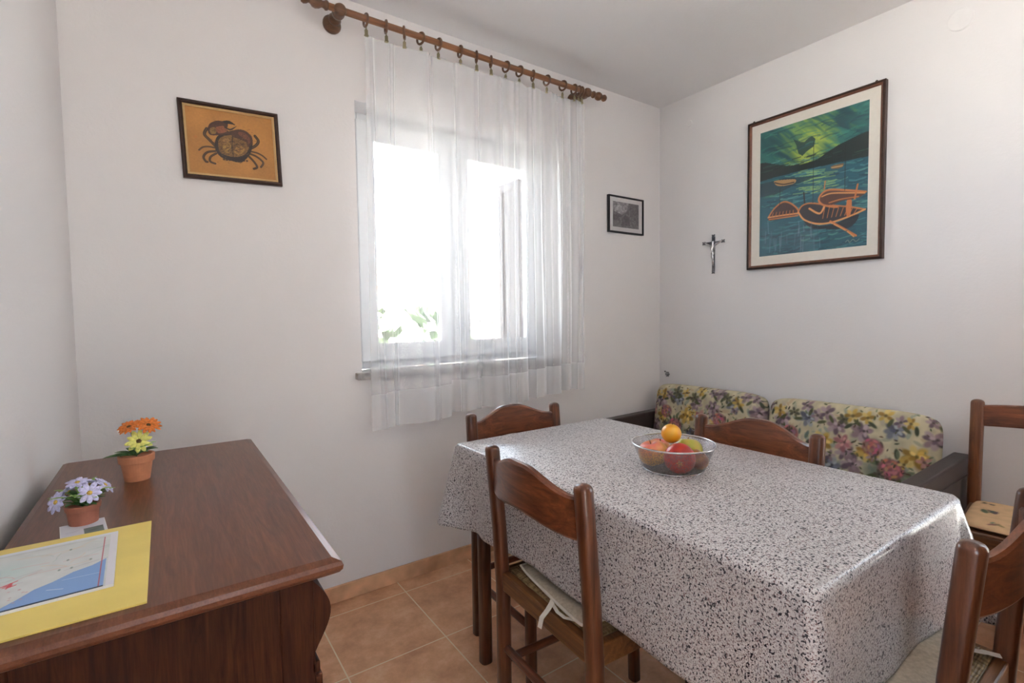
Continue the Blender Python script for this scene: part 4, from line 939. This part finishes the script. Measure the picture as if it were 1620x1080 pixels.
# --- seascape on the right wall
def sea_img():
    im = Img(250, 310, (.10, .30, .32))
    n1 = im.noise(1, 5, 9, .5); n2 = im.noise(2, 9, 26, .6); n3 = im.noise(3, 14, 60, .8)
    Hm = homog([(128, 342), (650, 178), (643, 888), (125, 945)], [(0, 1), (1, 1), (1, 0), (0, 0)]); P = lambda *pts: [Hm(p) for p in pts]
    def c3(a, b, t): return np.array(a)[None, None]*(1-t[..., None])+np.array(b)[None, None]*t[..., None]
    t = np.clip(.6*n1+.5*n2-.1, 0, 1); sky = c3((.11, .27, .30), (.26, .55, .50), t)
    gx, gy = Hm((380, 400)); d = np.hypot((im.X-gx)*1.0, (im.Y-gy)*1.25); ga = np.clip(1.0-d/.34+.9*(n2-.5)+.5*(n3-.5), 0, 1)*.85; sky = sky*(1-ga[..., None])+np.array((.66, .74, .28))*ga[..., None]
    g2_ = np.clip(1-d/.15+.7*(n2-.5)+.5*(n3-.5), 0, 1)*.8; sky = sky*(1-g2_[..., None])+np.array((.80, .84, .38))*g2_[..., None]
    im.a = sky
    im.poly(P((285, 370), (320, 385), (345, 375), (375, 355), (392, 370), (385, 405), (350, 430), (330, 452), (310, 440), (300, 400)), (.14, .26, .24), .92)
    im.poly(P((310, 372), (330, 362), (360, 362), (340, 385), (320, 384)), (.62, .72, .36), .8)
    rg = random.Random(4)
    for k in range(120):
        x, y = rg.uniform(130, 640), rg.uniform(190, 450); l = rg.uniform(30, 110); im.line(P((x, y), (x+l*.5, y-l*.20-4), (x+l, y-l*.34)), rg.uniform(.005, .013), rg.choice([(.10, .26, .30), (.30, .60, .52), (.16, .38, .40), (.22, .50, .46), (.10, .24, .26)]), .42)
    # water
    im.poly(P((100, 560), (380, 500), (660, 440), (660, 960), (100, 970)), (.15, .36, .42))
    yw = im.Y
    for k in range(300):
        x, y = rg.uniform(110, 640), rg.uniform(470, 930); l = rg.uniform(30, 110)
        c = rg.choice([(.10, .24, .30), (.16, .40, .46), (.30, .56, .56), (.12, .32, .38), (.46, .70, .62), (.08, .20, .26), (.36, .60, .62)])
        im.line(P((x, y), (x+l*.4, y-l*.05+4), (x+l, y-l*.2)), rg.uniform(.005, .013), c, .55)
    for k in range(60):
        x, y = rg.gauss(395, 50), rg.uniform(520, 640); l = rg.uniform(20, 70); im.line(P((x-l/2, y+4), (x+l/2, y-4)), .007, (.60, .74, .46), .6)
    im.blob(*Hm((190, 640)), .10, .02, (.30, .56, .46), .7, .7, .1)
    # hills
    im.poly(P((120, 490), (150, 484), (200, 492), (260, 500), (330, 492), (400, 470), (440, 440), (500, 400), (560, 370), (610, 345), (665, 325), (665, 450), (560, 472), (420, 502), (300, 530), (200, 555), (120, 580)), (.10, .17, .17))
    for k in range(40): x = rg.uniform(130, 640); y = 520-(x-130)*.18+rg.uniform(-25, 15); im.line(P((x, y), (x+40, y-12)), .007, rg.choice([(.14, .28, .26), (.07, .12, .13), (.20, .34, .28)]), .6)
    im.poly(P((120, 590), (250, 560), (420, 545), (300, 590), (200, 640), (120, 655)), (.10, .22, .26), .75)
    O = (.80, .48, .28); O2 = (.90, .62, .38); K = (.16, .13, .14)
    # small boats
    im.shape(P((195, 575), (240, 568), (298, 566), (285, 588), (215, 598)), (.70, .55, .36)); im.curve(P((198, 582), (240, 590), (290, 580)), .008, K); im.shape(P((468, 503), (525, 488), (518, 508), (480, 516)), (.45, .36, .26)); im.curve(P((470, 510), (522, 500)), .007, (.80, .62, .40))
    # left boat
    im.shape(P((168, 752), (195, 710), (235, 678), (270, 680), (305, 705), (310, 735), (250, 750), (180, 768)), (.28, .20, .19)); im.curve(P((168, 752), (195, 710), (235, 677), (270, 680), (305, 706), (318, 735)), .012, O); im.curve(P((168, 752), (230, 742), (318, 730)), .012, O2); im.curve(P((172, 762), (240, 752), (310, 742)), .010, O)
    for k in range(7): im.curve(P((185+k*17, 750-k*2), (192+k*16, 728-k*2)), .005, O)
    # middle boat
    im.shape(P((312, 725), (330, 695), (370, 682), (450, 690), (560, 700), (632, 712), (560, 745), (470, 780), (390, 780), (335, 760)), (.20, .18, .20)); im.curve(P((312, 725), (330, 695), (370, 682), (450, 690), (560, 700), (632, 712)), .011, O); im.curve(P((312, 725), (340, 762), (400, 782), (470, 776), (560, 745), (632, 712)), .013, O2)
    im.shape(P((340, 768), (400, 790), (480, 784), (600, 735), (560, 800), (440, 810), (370, 800)), (.08, .10, .14), .8)
    for k in range(8): im.curve(P((440+k*22, 698+k*1.5), (430+k*21, 756-k*3)), .006, O, .9)
    im.curve(P((365, 708), (415, 732), (440, 690)), .014, O2); im.shape(P((545, 668), (568, 668), (562, 738), (543, 740)), O)
    # right boat
    im.shape(P((410, 665), (430, 630), (470, 618), (560, 622), (635, 626), (600, 655), (520, 672), (470, 690), (420, 685)), (.36, .24, .20)); im.curve(P((635, 626), (560, 620), (470, 616), (430, 630), (410, 665), (430, 690), (480, 700), (500, 700)), .014, O); im.curve(P((425, 650), (470, 634), (560, 632), (630, 632)), .009, O2); im.curve(P((460, 680), (520, 662), (600, 650)), .009, O)
    im.curve(P((596, 590), (582, 660)), .012, O); im.curve(P((440, 575), (436, 615)), .008, O); im.curve(P((338, 630), (342, 680)), .010, K)
    im.curve(P((466, 770), (530, 805), (590, 840)), .014, O); im.curve(P((470, 778), (540, 815), (580, 845)), .008, O2)
    for x, y0, y1 in ((384, 380, 680), (536, 400, 620), (224, 610, 700)): im.curve(P((x, y0), (x-2, y1)), .004, (.07, .12, .12), .8)
    for k in range(40): x, y = rg.uniform(140, 620), rg.uniform(790, 920); im.curve(P((x, y), (x+rg.uniform(20, 50), y-6)), .007, rg.choice([(.30, .48, .54), (.10, .22, .28), (.18, .36, .42)]), .6)
    for k in range(34): x, y = rg.uniform(135, 470), rg.uniform(770, 860); im.line(P((x, y), (x+rg.uniform(-4, 4), y+rg.uniform(30, 80))), .007, rg.choice([(.44, .52, .60), (.60, .66, .74), (.22, .32, .40)]), .4)
    im.curve(P((540, 872), (552, 862), (560, 874), (575, 858), (590, 868), (606, 856)), .004, (.66, .70, .62), .8)
    return im
w, h = .6515, .809
sp = thing('seascape_picture', 'large framed seascape of rowing boats under a green sky on the right wall', 'picture', (-.001, -.953, 1.889), R(-90))
link('frame', frame_ring(w, h, .03, [(0, 0), (0, .026), (.004, .030), (.009, .030), (.011, .027), (.011, 0)]), 'darkframe', sp)
link('frame_lip', frame_ring(w-.022, h-.022, .03, [(0, 0), (0, .026), (.005, .024), (.009, .020), (.009, 0)]), 'redframe', sp)
link('mount_board', B((-w/2+.015, w/2-.015, -.016, -.002, -h/2+.015, h/2-.015)), 'mat', sp)
print_sheet('seascape_print', sea_img(), (-w/2+.068, -.0166, -h/2+.068), (w-.134, 0, 0), (0, 0, h-.136), 'paintglass', sp)
for x in (-w/2+.03, w/2-.04): link('hanger', lathe([(0, 0), (.006, 0), (.006, .006), (.003, .010), (0, .011)], 10, M4=Matrix.Translation((x, -.015, h/2-.001))), 'darkframe', sp)

# --- crucifix
cx = thing('crucifix', 'small dark metal crucifix on the right wall left of the seascape', 'crucifix', (-.001, -.404, 1.604), R(-90))
cb_ = bmesh.new()
def bar(bm, p, q, r): sweep(bm, [p, q], lambda i: [(-r, -.002), (r, -.002), (r, .002), (-r, .002)], up=Vector((0, 1, 0)))
def bead(bm, x, z, r, y=-.006, sy=.6):
    b2 = bmesh.new(); bmesh.ops.create_icosphere(b2, subdivisions=2, radius=r); b2.transform(Matrix.Translation((x, y, z)) @ Matrix.Diagonal((1, sy, 1, 1)))
    me = bpy.data.meshes.new('tmp'); b2.to_mesh(me); b2.free(); bm.from_mesh(me); bpy.data.meshes.remove(me)
box(cb_, -.0085, .0085, -.007, -.001, -.112, .100); box(cb_, -.060, .060, -.007, -.001, .062, .071)
for x, z in ((-.064, .067), (.064, .067), (0, .104), (0, -.112)):
    bead(cb_, x, z, .0085)
    for dx, dz in ((.007, .006), (-.007, .006), (.007, -.006), (-.007, -.006)): bead(cb_, x+dx, z+dz, .0045)
for k in range(7): bead(cb_, 0, -.10+.022*k, .0072, -.007, .5)
link('cross', cb_, 'pewter', cx, smooth=False)
fg = bmesh.new()   # one continuous little figure
path = [(0, -.012, -.070), (.002, -.013, -.045), (-.001, -.014, -.020), (0, -.013, .0), (0, -.012, .022), (0, -.013, .045), (.001, -.014, .056), (.003, -.015, .066), (.004, -.015, .074)]
rad = [.005, .0065, .0085, .0105, .0100, .0120, .0050, .0090, .005]
tube(path, lambda i: rad[i], 10, fg)
for sx in (-1, 1): tube([(sx*.003, -.012, .044), (sx*.022, -.011, .052), (sx*.042, -.010, .061), (sx*.058, -.009, .069)], lambda i: (.0065, .0055, .0045, .0038)[i], 8, fg)
link('figure', fg, 'steel', cx, smooth=True)
# --- little ornament / key hook by the corner
hk = thing('wall_ornament', 'tiny dark metal rosette hook on the right wall above the sofa corner', 'ornament', (-.001, -.070, .842), R(-90))
hb_ = bmesh.new()
for k in range(6): a = 2*PI*k/6; bead(hb_, .011*math.cos(a), .011*math.sin(a), .0072, -.006, .7)
bead(hb_, 0, 0, .008, -.010, .8); bead(hb_, -.020, .016, .006, -.005, .7)
link('rosette', hb_, 'pewter', hk)
link('hook', tube([(0, -.008, -.008), (.002, -.018, -.016), (.006, -.024, -.010), (.008, -.024, -.002)], .0022, 8), 'steel', hk, smooth=True)
